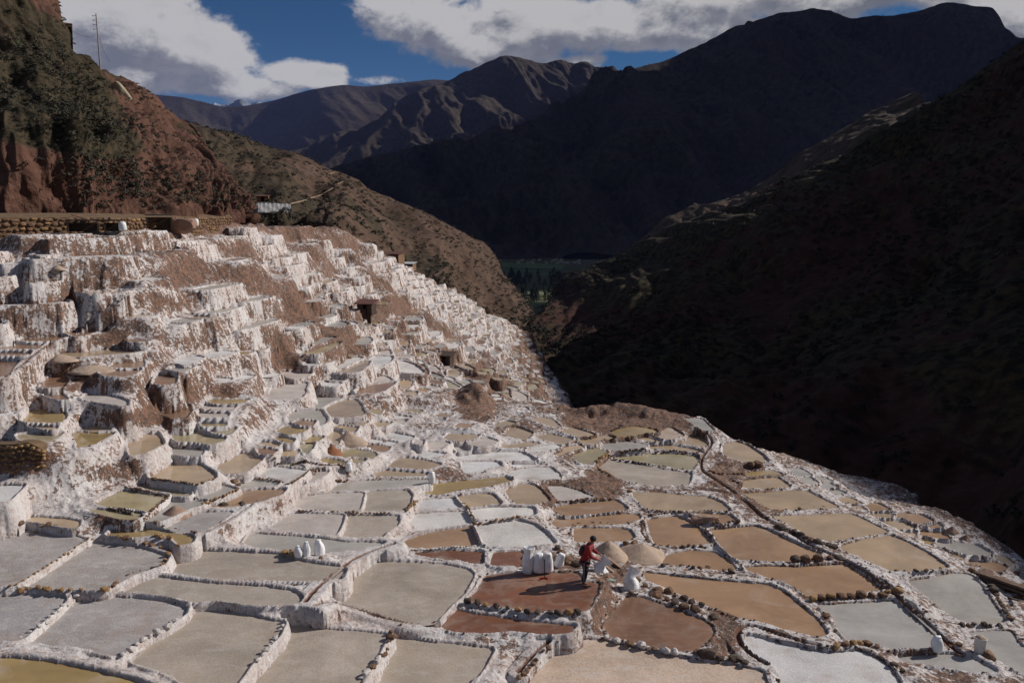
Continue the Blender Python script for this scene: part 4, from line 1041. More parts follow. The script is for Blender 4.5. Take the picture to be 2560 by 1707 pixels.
rM = [(560, 470, 3600), (680, 420, 3800), (760, 384, 4000), (880, 352, 4200), (1000, 328, 4400), (1200, 282, 4600), (1330, 222, 4750), (1430, 168, 4850), (1500, 140, 4900), (1600, 98, 4950), (1700, 58, 5000), (1800, 28, 5000), (1870, 18, 5000), (1920, 33, 5000), (1970, 40, 5000), (2050, 40, 5000), (2110, 20, 5000), (2160, 4, 5000), (2220, 12, 5000), (2275, 24, 5000), (2300, 66, 5000), (2352, 88, 4950), (2500, 20, 4900), (2800, -60, 4800), (3200, -100, 4600)]
fM = [(x0, 597 + 6 * math.sin(i), 2700) for i, x0 in enumerate([560, 640, 720, 800, 880, 960, 1040, 1120, 1180, 1240, 1300, 1380, 1460, 1540, 1620, 1700, 1780, 1860, 1940, 2020, 2100, 2250, 2400, 2700, 3100])]
mR, _ = loft('right_mountain', rows_m(rM, None, fM), 520, 230, M_MTN, 140, 560, 505, gully=1.3, ridgeamp=0.13, drop=700)
rM = [(560, 380, 6600), (640, 350, 6700), (700, 338, 6800), (760, 310, 6900), (830, 285, 7000), (900, 250, 7000), (960, 218, 7000), (1010, 196, 7000), (1060, 165, 7000), (1110, 146, 7000), (1160, 134, 7000), (1200, 135, 7000), (1240, 148, 7000), (1290, 141, 7000), (1320, 152, 7000), (1350, 143, 7000), (1380, 150, 7000), (1410, 145, 7000), (1440, 165, 7000), (1500, 200, 7000), (1600, 220, 7000)]
fM = [(a[0] - 40, 480, 5200) for a in rM]
mM, _ = loft('middle_mountain', rows_m(rM, None, fM), 340, 180, M_MTN, 120, 700, 606, gully=1.2, ridgeamp=0.28, drop=900)
rM = [(250, 205, 9500), (330, 213, 9500), (420, 222, 9500), (470, 232, 9500), (510, 243, 9500), (560, 243, 9500), (620, 232, 9500), (680, 214, 9300), (740, 203, 9000), (790, 196, 9000), (840, 199, 9000), (900, 192, 9000), (950, 189, 9000), (1000, 184, 9000), (1080, 190, 9000), (1160, 200, 9000)]
fM = [(a[0], 480, 6800) for a in rM]
mL, _ = loft('left_mountain', rows_m(rM, None, fM), 360, 160, M_MTN, 120, 1500, 707, gully=0.8, ridgeamp=0.12, drop=900)
M_SNOW = simple_mat('snow_rock', (0.30, 0.34, 0.42), 0.9, 0.0009, 0.6, 40, bscale=0.004)
rM = [(470, 242, 15000), (500, 238, 15000), (520, 235, 15000), (545, 232, 15000), (560, 228, 15000), (575, 233, 15000), (595, 236, 15000), (620, 240, 15000), (660, 246, 15000)]
fM = [(a[0], 300, 14000) for a in rM]
mS, _ = loft('snow_mountain', rows_m(rM, None, fM), 160, 60, M_SNOW, 60, 700, 808, gully=1.2, ridgeamp=0.9, drop=900)
print('hills', round(time.time() - T0, 1))

# the high slope closing the gorge on the sun's side (right of the frame): unseen, its crest shaped to keep the gorge in shade
def world_loft(name, rows, nu, nv, mat, amp, wl, seed):
    G = np.transpose(np.array(rows, float), (1, 0, 2)); U = catmull(G, nu); S = catmull(np.transpose(U, (1, 0, 2)), nv)
    du = np.gradient(S, axis=1); dv = np.gradient(S, axis=0); N = np.cross(du, dv); N /= np.linalg.norm(N, axis=2, keepdims=True) + 1e-9; N *= np.where(N[..., 2:3] < 0, -1, 1)
    su = np.cumsum(np.linalg.norm(du, axis=2), axis=1); s2 = np.cumsum(np.linalg.norm(dv, axis=2), axis=0)
    S = S + N * (fbm(su / wl, s2 / wl, 5, seed) * amp)[..., None]
    g = np.arange(nv * nu).reshape(nv, nu); F = np.stack([g[:-1, :-1].ravel(), g[1:, :-1].ravel(), g[1:, 1:].ravel(), g[:-1, 1:].ravel()], 1)
    return tag(mesh_np(name, S.reshape(-1, 3), F, mat, None, dict(mask=np.zeros(nv * nu))), kind='structure')
crest = [(225, -260, 84), (218, -120, 94), (212, -20, 101), (206, 60, 103), (206, 112, 109), (262, 200, 141), (332, 300, 186), (432, 420, 228), (600, 600, 285), (800, 850, 370), (1150, 1250, 500)]
foot_ = [(60, -260, -90), (60, -120, -90), (58, -20, -90), (60, 40, -90), (80, 75, -80), (150, 150, -10), (215, 250, 50), (270, 380, 62), (400, 620, 60), (600, 900, 40), (900, 1300, -60)]
midr = [((a[0] + b[0]) / 2, (a[1] + b[1]) / 2, (a[2] + b[2]) / 2 - 6) for a, b in zip(crest, foot_)]
rear = [(a[0] + 260, a[1] - 60, -140) for a in crest]
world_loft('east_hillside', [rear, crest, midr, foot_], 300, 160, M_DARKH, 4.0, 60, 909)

# cumulus outside the frame, placed to cast shade on the mountains and the valley
M_CLOUD = simple_mat('cloud_vapour', (0.9, 0.9, 0.92), 1.0)
rcl = np.random.RandomState(12)
def cloud(cx, cy, cz, rx, ry, rz, n):
    bm = bmesh.new()
    for i in range(n):
        a = rcl.uniform(0, 6.283); q = rcl.uniform(0, 1) ** .5; sx = rx * rcl.uniform(.25, .42)
        M = Matrix.Translation((rx * .72 * q * math.cos(a), ry * .72 * q * math.sin(a), rcl.uniform(-.15, .5) * rz)) @ Matrix.Diagonal((sx, sx * ry / rx, rz * rcl.uniform(.5, .9), 1))
        bmesh.ops.create_icosphere(bm, subdivisions=3, radius=1.0, matrix=M)
    for v in bm.verts:
        d = mnoise.fractal(v.co / (rx * .16), 0.6, 2.1, 4); v.co += v.co.normalized() * d * rx * .05
        if v.co.z < -.2 * rz: v.co.z = -.2 * rz + (v.co.z + .2 * rz) * .15
    o = bm_obj('cloud', bm, M_CLOUD, smooth=True); o.location = (cx, cy, cz); o['kind'] = 'stuff'
for c in [(5600, 4900, 3300, 2000, 1500, 420, 14), (8300, 5600, 3500, 1700, 1400, 420, 12), (6300, 8300, 3900, 1750, 1150, 420, 13), (3900, 2900, 2700, 1300, 900, 350, 10), (6300, 6900, 3600, 1500, 900, 380, 10), (4700,11200,4300,1500,700,380,8)]:
    cloud(*c)

# thin blue mountain air
bm = bmesh.new(); bmesh.ops.create_cube(bm, size=1.0)
mh = bpy.data.materials.new('air'); mh.use_nodes = True; mh.node_tree.nodes.clear(); ht = NT(mh.node_tree)
ho = ht.new('ShaderNodeOutputMaterial'); hv = ht.new('ShaderNodeVolumePrincipled'); hv.inputs['Density'].default_value = 1.3e-5; hv.inputs['Color'].default_value = (0.36, 0.44, 1.0, 1); hv.inputs['Anisotropy'].default_value = 0.0
ht.l.new(hv.outputs[0], ho.inputs['Volume'])
hz = bm_obj('haze', bm, mh); hz.scale = (40000, 25000, 1930); hz.location = (0, 8000, 1750 - 1930 / 2); hz['kind'] = 'stuff'
# ------------------------------------------------------------------ shared materials and small shape helpers
M_ST = [simple_mat('ochre_stone', (0.27, 0.155, 0.065), 0.9, 3.0, 0.45, 0.02), simple_mat('dark_stone', (0.075, 0.050, 0.036), 0.9, 3.0, 0.5, 0.02),
        simple_mat('salted_stone', (0.50, 0.46, 0.44), 0.85, 3.5, 0.35, 0.02), simple_mat('brown_stone', (0.155, 0.085, 0.048), 0.9, 3.0, 0.5, 0.02)]
M_SACK = simple_mat('white_woven_plastic', (0.74, 0.74, 0.75), 0.55, 5.0, 0.10, 0.012, bscale=9)
M_SALT = simple_mat('heaped_salt', (0.40, 0.295, 0.225), 0.9, 6.0, 0.14, 0.02, bscale=22)
M_SALTD = simple_mat('heaped_pink_salt', (0.30, 0.195, 0.145), 0.9, 6.0, 0.18, 0.02, bscale=22)
M_WOOD = simple_mat('weathered_timber', (0.12, 0.070, 0.042), 0.85, 4.0, 0.4, 0.01)
M_WOODL = simple_mat('pale_timber', (0.36, 0.27, 0.20), 0.8, 4.0, 0.25, 0.01)
M_WOODO = simple_mat('orange_timber', (0.42, 0.14, 0.035), 0.7, 4.0, 0.25, 0.01)
M_REDP = simple_mat('red_plastic', (0.62, 0.035, 0.018), 0.4)
M_BLACK = simple_mat('black_cloth', (0.014, 0.014, 0.018), 0.9)
M_WALL = simple_mat('wall_core_mud', (0.14, 0.085, 0.045), 0.95, 2.0, 0.4, 0.03)
M_GREEN = simple_mat('agave_leaf', (0.16, 0.20, 0.13), 0.6, 2.0, 0.2)
M_LEAF = simple_mat('scrub_leaf', (0.030, 0.027, 0.012), 0.8, 0.3, 0.5)
M_LEAF2 = simple_mat('dry_scrub_leaf', (0.046, 0.038, 0.023), 0.9, 0.3, 0.5)
M_LEAFD = simple_mat('shade_darkened_scrub_leaf', (0.017, 0.014, 0.009), 0.9, 0.3, 0.5)  # scrub leaf with the gorge slope's shade put into its colour

rst = np.random.RandomState(21)
def stone_mesh(i, sub=1):
    bm = bmesh.new(); bmesh.ops.create_icosphere(bm, subdivisions=sub, radius=0.5)
    sc = Vector((rst.uniform(.85, 1.25), rst.uniform(.7, 1.0), rst.uniform(.55, .85)))
    for v in bm.verts:
        d = 1 + 0.42 * mnoise.noise(v.co * 1.9 + Vector((i * 7.1, 3, 9)))
        v.co = Vector((v.co.x * sc.x, v.co.y * sc.y, v.co.z * sc.z)) * d
        for ax in range(3): v.co[ax] = max(-.43 * sc[ax], min(.43 * sc[ax], v.co[ax]))
    return bm
STONES = []
for mi in range(4):
    for i in range(5):
        bm = stone_mesh(mi * 5 + i, 2 if i < 3 else 1); me = bpy.data.meshes.new('stone'); bm.to_mesh(me); bm.free(); me.materials.append(M_ST[mi]); STONES.append(me)
ctrs = np.array([ponds[k]['c'] for k in single]); keys = list(single)
def nearest_pond(x, y):
    i, j = cellof(x, y); k = owner[i, j]
    if k in pond_root: return k
    return keys[int(np.argmin(np.hypot(ctrs[:, 0] - x, ctrs[:, 1] - y)))]
stone_n = {}
def put_stone(pos, size, mi, parent=None):
    if parent is None:
        k = nearest_pond(pos[0], pos[1]); stone_n[k] = stone_n.get(k, 0) + 1; parent = pond_root[k]; stone_on.setdefault(k, []).append(mi)
    o = bpy.data.objects.new('stone', STONES[mi * 5 + rst.randint(5)]); COL.objects.link(o); o.parent = parent
    o.location = Vector(pos) - parent.location; o.rotation_euler = (rst.uniform(-.2, .2), rst.uniform(-.2, .2), rst.uniform(0, 6.28))
    s = size * rst.uniform(.62, 1.22); o.scale = (s * rst.uniform(.9, 1.25), s, s * rst.uniform(.8, 1.1))
    return o
stone_on = {}
# rows of stones standing on the banks: tile, points, size in m, spacing (x size), mix of ochre/dark/salted/brown
ROWS = '''
A 160,665 320,570 520,450 700,330 860,240|.13 1.5 o
A 90,695 330,692 420,710 560,725 660,730|.21 1.0 o
A 740,710 765,712|.2 1 o
A 960,722 975,722|.22 1 o
A 1040,690 1120,620 1210,575 1330,540 1450,525|.2 1.1 db
A 1480,490 1530,435 1620,380 1700,340|.17 1.1 o
A 190,95 430,135 620,135|.2 1.1 ob
A 1090,255 1300,290 1450,320 1600,300|.2 1.6 ob
A 1430,225 1560,240|.3 1.1 o
A 200,1160 390,1030 480,950 600,840 720,760|.17 1.3 ws
A 1130,1300 1260,1210 1400,1130 1540,1050 1650,970|.22 1.2 w
B 20,1370 110,1250 220,1100 330,1000|.18 1.2 w
B 960,1550 1060,1440 1140,1350 1220,1240 1270,1120|.2 1.1 wb
B 260,390 370,390|.32 1 o
B 600,430 690,440|.30 1 b
B 1430,352 1700,342 2090,328|.09 1.2 b
B 1940,840 2200,868 2350,890 2460,915 2720,935 2990,940|.27 1.15 od
C 1160,635 1250,690|.42 1 b
C 1340,725 1460,740|.36 1 b
C 1500,775 1620,815 1760,860|.27 1.1 d
C 1090,745 1130,750|.2 1 b
C 1330,780 1440,815 1580,880 1700,905|.40 .95 db
C 1860,975 1870,985|.3 1 d
C 870,1155 1000,1200 1120,1225 1250,1255 1460,1295 1590,1305|.33 1.0 wwb
C 1700,1300 1860,1340 2080,1365 2140,1400|.36 1.0 bd
C 290,1285 355,1258|.24 1 b
C 60,1540 130,1470 200,1400 240,1330|.2 1 b
C 1380,490 1460,480 1700,525 1810,515 2020,558 2120,575|.20 1.8 bd
C 1800,512 1830,515|.34 1 b
C 2010,552 2050,560|.33 1 b
C 415,345 480,420 520,480 600,495|.38 .9 db
C 1040,300 1160,290|.34 .9 b
C 1570,320 1700,318 1830,322|.2 1.1 bd
C 1200,90 1195,200 1270,290|.15 1 b
C 560,125 640,105 900,110 1010,105 1090,120|.2 1.5 db
D -20,70 130,160 250,200 320,220 400,265 480,290 550,310 620,340|.34 .85 ddb
D 240,452 430,440 560,432 680,430|.38 1.1 db
D 400,805 560,795 700,785 820,775 950,772 1060,770 1140,745 1250,725|.38 .92 bbo
D 640,1235 760,1215 850,1195 950,1215 1060,1260|.28 1.0 bo
D 1870,545 1990,630 2080,730 2130,840 2190,930 2235,1010|.26 .8 db
D 1790,1040 1930,1022 2040,1050 2210,1055|.2 1.2 db
D 2030,1330 2060,1345|.5 1 b
D 1150,1395 1280,1485|.33 1 db
D 660,255 800,230 930,215 1040,190|.14 1.6 b
D 1180,538 1400,545 1570,538|.17 2 bd
D 540,955 600,990|.30 1 b
D 1680,1245 1800,1225|.24 1 b
D 1180,1270 1400,1245|.12 1.2 wb
H 265,790 420,772 520,770|.2 1.1 b
H 0,600 80,590 130,600|.12 1 b
G 870,722 1000,690 1200,682 1480,686 1700,712|.16 1.1 db
G 930,770 1350,832 1490,842|.15 1.3 d
G 780,800 830,750 890,715|.24 1 o
G 790,850 900,910|.22 1.1 o
G 1075,1065 1090,1070|.46 1 o
G 2190,812 2300,818|.42 1 b
G 900,510 990,480|.12 1 d
G 1280,1285 1450,1260 1560,1250|.16 1.1 bd
G 1220,1245 1600,1240 1980,1248|.11 1.4 b
G 1850,1365 2080,1350|.17 1.2 b
G 1820,875 1960,900 2120,900|.2 1 b
G 2040,960 2110,1000 2060,1040|.26 .9 b
G 20,1305 180,1305|.16 1.2 ob
G 420,1160 700,1135 960,1125|.12 1.2 b
E 1400,955 1600,990 1830,1035|.15 .9 db
E 1150,1020 1350,1060 1560,1095|.12 .9 db
E 1820,1000 1980,955|.14 1.1 ob
E 1780,1200 1870,1175 1940,1150 2050,1105 2180,1060|.19 .95 o
E 2050,1195 2060,1200|.32 1 d
E 2220,1185 2230,1190|.32 1 d
E 2140,975 2190,1005|.30 1 b
E 1320,1300 1430,1205 1550,1105|.13 1 b
E 1430,1395 1600,1410 1800,1440|.17 1.3 bd
F 150,755 500,800 840,845|.16 .8 db
F 1385,1240 1440,1180 1480,1150|.19 1 bo
F 400,1238 850,1262 1230,1268|.13 1.2 b
F 0,960 180,965 310,1000|.14 1.2 bo
F 330,985 440,910 560,850|.12 1 b
F 1350,1010 1320,1018|.14 1 b
F 2010,1355 2200,1330 2350,1320|.17 1.3 bo
F 1880,1110 1940,1215 2000,1330|.15 1.1 bd
F 1040,950 1570,940|.12 1.3 bw
F 740,970 850,955|.16 1 b
'''
MIX = dict(o=0, d=1, w=2, b=3, s=2)
for ln in ROWS.strip().splitlines():
    a, b = ln.split('|'); t, pts = a.split(None, 1); P = tile_pts(t, pts); size, sp, mix = b.split(); size = float(size); sp = float(sp)
    W = [hit(x, y) for x, y in P]; W = np.array([w for w in W if w is not None])
    if len(W) < 2: continue
    L = np.concatenate([[0], np.cumsum(np.linalg.norm(np.diff(W[:, :2], axis=0), axis=1))])
    if L[-1] < size * 1.2: S = [0]
    else:
        S = []; s = 0
        while s < L[-1]: S.append(s); s += size * sp * rst.uniform(.85, 1.25)
    for s in S:
        x = np.interp(s, L, W[:, 0]) + rst.uniform(-.12, .12) * size; y = np.interp(s, L, W[:, 1]) + rst.uniform(-.12, .12) * size
        zs_ = max(ground(x, y), ground(x + .06, y), ground(x, y + .08))
        put_stone((x, y, zs_ + size * .12), size, MIX[mix[rst.randint(len(mix))]])
# crumbs of mud and small stones on the banks round each traced pond
crumb = []
for mi in range(4):
    bm = bmesh.new(); bmesh.ops.create_icosphere(bm, subdivisions=1, radius=.5)
    for v in bm.verts: v.co *= 1 + .4 * mnoise.noise(v.co * 3 + Vector((mi * 5, 0, 0)))
    crumb.append((np.array([v.co[:] for v in bm.verts]), np.array([[v.index for v in f.verts] for f in bm.faces]))); bm.free()
for k in keys:
    p = ponds[k]
    if not p['traced']: continue
    po = p['poly']; seg = np.roll(po, -1, axis=0) - po; sl2 = np.linalg.norm(seg, axis=1); cx, cy = p['pimg']
    dens = 0.5 + 2.2 * min(1, max(0, (cx - 1000) / 500)) * (1 if cy > 1000 else .4)
    if math.hypot(*p['c']) > 60: dens *= .3
    if cx < 1150 and cy > 1100: dens *= .35
    n = int(sl2.sum() * dens); VV, FF, nv_ = [], [], 0
    for q in range(n):
        i = rst.choice(len(po), p=sl2 / sl2.sum()); u = rst.rand(); nn_ = np.array([seg[i][1], -seg[i][0]]) / (sl2[i] + 1e-9)
        x, y = po[i] + seg[i] * u + nn_ * rst.uniform(.03, .22); z = ground(x, y)
        if z > p['z'] + .5 or z < p['z'] - .25: continue
        s = rst.uniform(.025, .10); v, f = crumb[rst.randint(4)]; a = rst.uniform(0, 6.28); c_, s_ = math.cos(a), math.sin(a)
        w = v * np.array([s * rst.uniform(.9, 1.5), s, s * .8]); w = np.stack([w[:, 0] * c_ - w[:, 1] * s_, w[:, 0] * s_ + w[:, 1] * c_, w[:, 2]], 1) + np.array([x, y, z + s * .2])
        VV.append(w); FF.append(f + nv_); nv_ += len(v)
    if VV:
        o = mesh_np('rubble', np.concatenate(VV), np.concatenate(FF), M_ST[3 if rst.rand() < .6 else 1 if cx > 1200 else 2], pond_root[k], smooth=False, loc=pond_root[k].location); o['kind'] = 'stuff'
print('stones', sum(stone_n.values()), round(time.time() - T0, 1))

# ------------------------------------------------------------------ dry stone walls
def stone_wall(name, label, top, bot, course, length, mats, cat='stone wall', thick=.45):
    """top/bot: world polylines (n,3) of the face; stones laid in uneven courses on a mud core"""
    n = len(top); c = top.mean(0); root = empty(name, c, label, cat)
    fw = np.gradient(top[:, :2], axis=0); nr = np.stack([fw[:, 1], -fw[:, 0]], 1); nr /= np.linalg.norm(nr, axis=1, keepdims=True)
    if (nr.mean(0) @ (-c[:2])) < 0: nr = -nr
    bk = -nr * thick
    V = np.concatenate([bot, top, top + np.column_stack([bk, np.zeros(n)]), bot + np.column_stack([bk, np.zeros(n)])]); i = np.arange(n - 1)
    F = np.concatenate([np.stack([i + a * n, i + 1 + a * n, i + 1 + b * n, i + b * n], 1) for a, b in ((0, 1), (1, 2), (2, 3))])
    mesh_np('core', V, F, M_WALL, root, smooth=False, loc=root.location)
    L = np.concatenate([[0], np.cumsum(np.linalg.norm(np.diff(top[:, :2], axis=0), axis=1))]); T = L[-1]
    H = float(np.mean(top[:, 2] - bot[:, 2])); nc = max(1, int(H / course)); st = []
    for r in range(nc):
        s = rst.uniform(0, length)
        while s < T:
            w = length * rst.uniform(.65, 1.35); st.append((s + w / 2, (r + .5) / nc + rst.uniform(-.04, .04), w)); s += w
    rst.shuffle(st); extra_v, extra_f, nv_ = [], [], 0
    for q, (s, v, w) in enumerate(st):
        tp = np.array([np.interp(s, L, top[:, k]) for k in range(3)]); bt = np.array([np.interp(s, L, bot[:, k]) for k in range(3)]); pos = bt + (tp - bt) * v
        nn_ = np.array([np.interp(s, L, nr[:, 0]), np.interp(s, L, nr[:, 1])]); pos[:2] += nn_ * .02
        if q < 285:
            o = bpy.data.objects.new('stone', STONES[mats[rst.randint(len(mats))] * 5 + rst.randint(5)]); COL.objects.link(o); o.parent = root; o.location = Vector(pos) - root.location
            o.rotation_euler = (0, 0, math.atan2(nn_[0], -nn_[1]) + rst.uniform(-.15, .15)); o.scale = (w * 1.0, .28, H / nc * 1.12)
        else:
            v_, f_ = crumb[q % 4]; a = math.atan2(nn_[0], -nn_[1]); w_ = v_ * np.array([w, .3, H / nc * 1.1])
            w_ = np.stack([w_[:, 0] * math.cos(a) - w_[:, 1] * math.sin(a), w_[:, 0] * math.sin(a) + w_[:, 1] * math.cos(a), w_[:, 2]], 1) + pos; extra_v.append(w_); extra_f.append(f_ + nv_); nv_ += len(v_)
    if extra_v:
        o = mesh_np('stonework', np.concatenate(extra_v), np.concatenate(extra_f), M_ST[mats[0]], root, smooth=False, loc=root.location); o['kind'] = 'stuff'
    return root
xs_ = np.linspace(-190, 530, 40)
bf = np.interp(xs_, [-190, 0, 250, 400, 530], [49.0, 50.6, 55.6, 63, 77]) + 0.5
yb = np.interp(xs_, [-190, 0, 150, 300, 400, 530], [541, 535, 529, 524, 519, 512]); yt = np.interp(xs_, [-190, 0, 130, 300, 400, 530], [503, 500, 499, 500, 500, 498])
bot = np.array([at_fwd(x * DS, y * DS, f) for x, y, f in zip(xs_, yb, bf)]); bot[:, 2] -= 0.9; top = np.array([at_fwd(x * DS, y * DS, f) for x, y, f in zip(xs_, yt, bf)])
stone_wall('stone_retaining_wall', 'long ochre dry stone retaining wall along the top of the salt terraces under the red bank', top, bot, .25, .46, [3, 0, 3, 3])
# bench of earth behind the wall up to the red hill
A_ = top - np.array([0, 0, .06]); dirn = A_[:, :2] / np.linalg.norm(A_[:, :2], axis=1, keepdims=True)
B_ = A_.copy(); B_[:, :2] += dirn * 7; B_[:, 2] += .35
F = np.array([[i, i + 1, i + 41 - 0, i + 40] for i in range(39)]); tag(mesh_np('terrace_path', np.concatenate([A_, B_]), F, M_WALL, smooth=False), kind='structure')
wl = [hit(*q) for q in tile_pts('E', '-120,630 20,625 130,625 250,605 330,640 400,680')]; wl2 = [hit(*q) for q in tile_pts('E', '-120,850 20,850 130,850 230,830 320,800 400,790')]
if all(w is not None for w in wl + wl2):
    wl, wl2 = np.array(wl), np.array(wl2)
    tt = np.linspace(0, len(wl) - 1, 14); up_ = np.stack([np.interp(tt, range(len(wl)), wl[:, k]) for k in range(3)], 1); dn_ = np.stack([np.interp(tt, range(len(wl)), wl2[:, k]) for k in range(3)], 1)
    fr = dn_[:, :2] * 1.0; tp = up_.copy(); tp[:, :2] = fr + (up_[:, :2] - fr) * .25
    # keep the crest on its line of sight while the face stays steep
    for i in range(len(tp)):
        px_, py_ = project(*up_[i]); x_, y_, z_ = ray(px_, py_); tp[i] = np.array([x_, y_, z_]) * (np.hypot(*tp[i][:2]) / math.hypot(x_, y_))
    dn_[:, 2] -= .2
    stone_wall('stone_retaining_wall', 'short ochre stone wall holding up the yellow brine ponds at the left edge', tp, dn_, .16, .24, [0, 3, 0])
# ------------------------------------------------------------------ sacks, piles, tools
def Rz(a): return Matrix.Rotation(a, 4, 'Z')
def lathe_mesh(name, prof, n=20, sx=1.0, sy=1.0, wr=0.0, seed=0, cap=True, mat=None):
    bm = bmesh.new(); rings = []
    for z, r in prof:
        ring = []
        for i in range(n):
            a = 2 * math.pi * i / n; q = 1 + .07 * wr / .16 * (z / prof[-1][0]) * math.cos(a * 4 + seed * 2 + z * 5) + wr * mnoise.noise(Vector((math.cos(a) * 2.2, math.sin(a) * 2.2, z * 5 + seed * 3.7))) * 1.6
            ring.append(bm.verts.new((math.cos(a) * r * sx * q, math.sin(a) * r * sy * q, z + wr * .25 * r * mnoise.noise(Vector((math.cos(a) * 2, math.sin(a) * 2, seed + z))))))
        rings.append(ring)
    for a, b in zip(rings, rings[1:]):
        for i in range(n): bm.faces.new((a[i], a[(i + 1) % n], b[(i + 1) % n], b[i]))
    if cap: bm.faces.new(rings[0][::-1]); bm.faces.new(rings[-1])
    return bm
def add_bm(name, bm, mat, parent, smooth=True): return bm_obj(name, bm, mat, parent, smooth)
GSACK = 'white plastic sacks of harvested salt'
def sack(tile, base, w, h, label, lean=(0, 0), top='tuft', seed=0, group=GSACK, zoff=0.0, salt=False):
    x, y = tile_pts(tile, '%f,%f' % base)[0]; p = hit(x, y); 
    s = empty('salt_sack', (p[0], p[1], p[2] + zoff), label, 'sack', group, rz=seed * .7); s.rotation_euler = (lean[0], lean[1], 0)
    r = w / 2
    prof = [(0.0, r * .72), (h * .03, r * .92), (h * .12, r * 1.02), (h * .3, r * 1.05), (h * .5, r * 1.0), (h * .66, r * .93), (h * .78, r * .8)]
    if top == 'tuft': prof += [(h * .86, r * .68), (h * .90, r * .56), (h * .95, r * .52), (h * 1.0, r * .56), (h * 1.01, r * .25)]
    elif top == 'open': prof += [(h * .88, r * .86), (h * .97, r * .96), (h * 1.0, r * .98), (h * .96, r * .9), (h * .86, r * .82)]
    else: prof += [(h * .9, r * .80), (h * 1.0, r * .66), (h * 1.02, r * .4)]
    add_bm('bag', lathe_mesh('bag', prof, 22, 1.0, .82, .20, seed), M_SACK, s)
    if salt:
        add_bm('salt_fill', lathe_mesh('salt_fill', [(h * .84, r * .9), (h * .93, r * .8), (h * .97, r * .5), (h * .985, r * .2)], 16, 1, .82, .1, seed), M_SALT, s)
    return s
sack('C', (140, 560), .37, .98, 'tallest white sack with an open neck, leftmost of those behind the red dustpan', (0.02, .06), 'open', 1)
sack('C', (245, 550), .40, .70, 'plump white sack standing between the tallest sack and the tool handle', (0, 0), 'flat', 2)
sack('C', (330, 545), .34, .68, 'narrower white sack just right of the tool handle by the red dustpan', (0, 0), 'flat', 3)
sack('C', (415, 500), .33, .52, 'small white sack slumped sideways against the dark rocks, nearest the worker', (.0, .35), 'flat', 4)
sack('B', (390, 408), .30, .40, 'shortest of the three tied white sacks standing on the bank left of the water channel', (0, 0), 'tuft', 5)
sack('B', (462, 410), .25, .56, 'slim middle one of the three tied white sacks on the left bank', (0, .03), 'tuft', 6)
sack('B', (582, 400), .36, .60, 'broad right-hand one of the three tied white sacks on the left bank', (0, -.04), 'tuft', 7)
sack('F', (1615, 988), .29, .58, 'upright cream sack standing at the corner of the long yellow pond', (0, 0), 'flat', 8)
sack('F', (852, 872), .30, .42, 'stubby cream sack at the end of the dark stone row behind the white pans', (0, 0), 'flat', 9)
sack('D', (1548, 1275), .34, .50, 'small white sack with a pinched tip casting its shadow on the lower right bank', (0, 0), 'tuft', 10)
# a full tub of salt beside the lower right channel
x, y = tile_pts('D', '1940,1305')[0]; p = hit(x, y); b = empty('salt_bucket', p, 'tall pale bucket heaped with salt beside the channel at the lower right', 'bucket')
add_bm('bucket_wall', lathe_mesh('', [(0, .145), (.02, .16), (.25, .168), (.48, .175), (.54, .185), (.57, .185), (.57, .172), (.50, .168)], 24), simple_mat('pale_bucket', (.58, .54, .50), .5, 4, .1), b)
add_bm('salt_fill', lathe_mesh('', [(.52, .17), (.57, .15), (.61, .09), (.63, .03)], 20, 1, 1, .2, 3), M_SALT, b)
# the half-empty sack lying open on the bank right of the worker
def cloth_sack(name, base, tile, w, h, d, label, seed, rz=0, tilt=0):
    x, y = tile_pts(tile, '%f,%f' % base)[0]; p = hit(x, y); bm = bmesh.new(); nu, nv = 22, 16; g = []
    for j in range(nv + 1):
        v = j / nv; row = []
        for i in range(nu):
            a = 2 * math.pi * i / nu; f = 1 - .20 * v + .16 * math.sin(v * 5 + seed); rx = w / 2 * f; ry = d / 2 * (1 - .75 * v)
            q = 1 + .35 * mnoise.noise(Vector((math.cos(a) * 1.7, math.sin(a) * 1.7, v * 3 + seed)))
            row.append(bm.verts.new((math.cos(a) * rx * q + tilt * h * v + .06 * math.sin(v * 6 + seed), math.sin(a) * ry * q, h * v * (1 - .18 * math.cos(a) * (1 if v > .6 else 0)) + .03 * mnoise.noise(Vector((i, j, seed)))) ))
        g.append(row)
    for a, b_ in zip(g, g[1:]):
        for i in range(nu): bm.faces.new((a[i], a[(i + 1) % nu], b_[(i + 1) % nu], b_[i]))
    bm.faces.new(g[0][::-1])
    o = bm_obj('salt_sack', bm, M_SACK, None, True); o.location = p; o.rotation_euler = (0, 0, rz); tag(o, label, 'sack', GSACK); return o
cloth_sack('', (1080, 700), 'C', .50, .74, .40, 'limp half-empty white sack with a floppy peaked top, right of the worker', 1.3, 0.2, .16)
cloth_sack('', (800, 560), 'C', .40, .50, .36, 'half-filled white sack propped on the rubble just below the worker\'s hands', 4.1, 0.5, -.22)
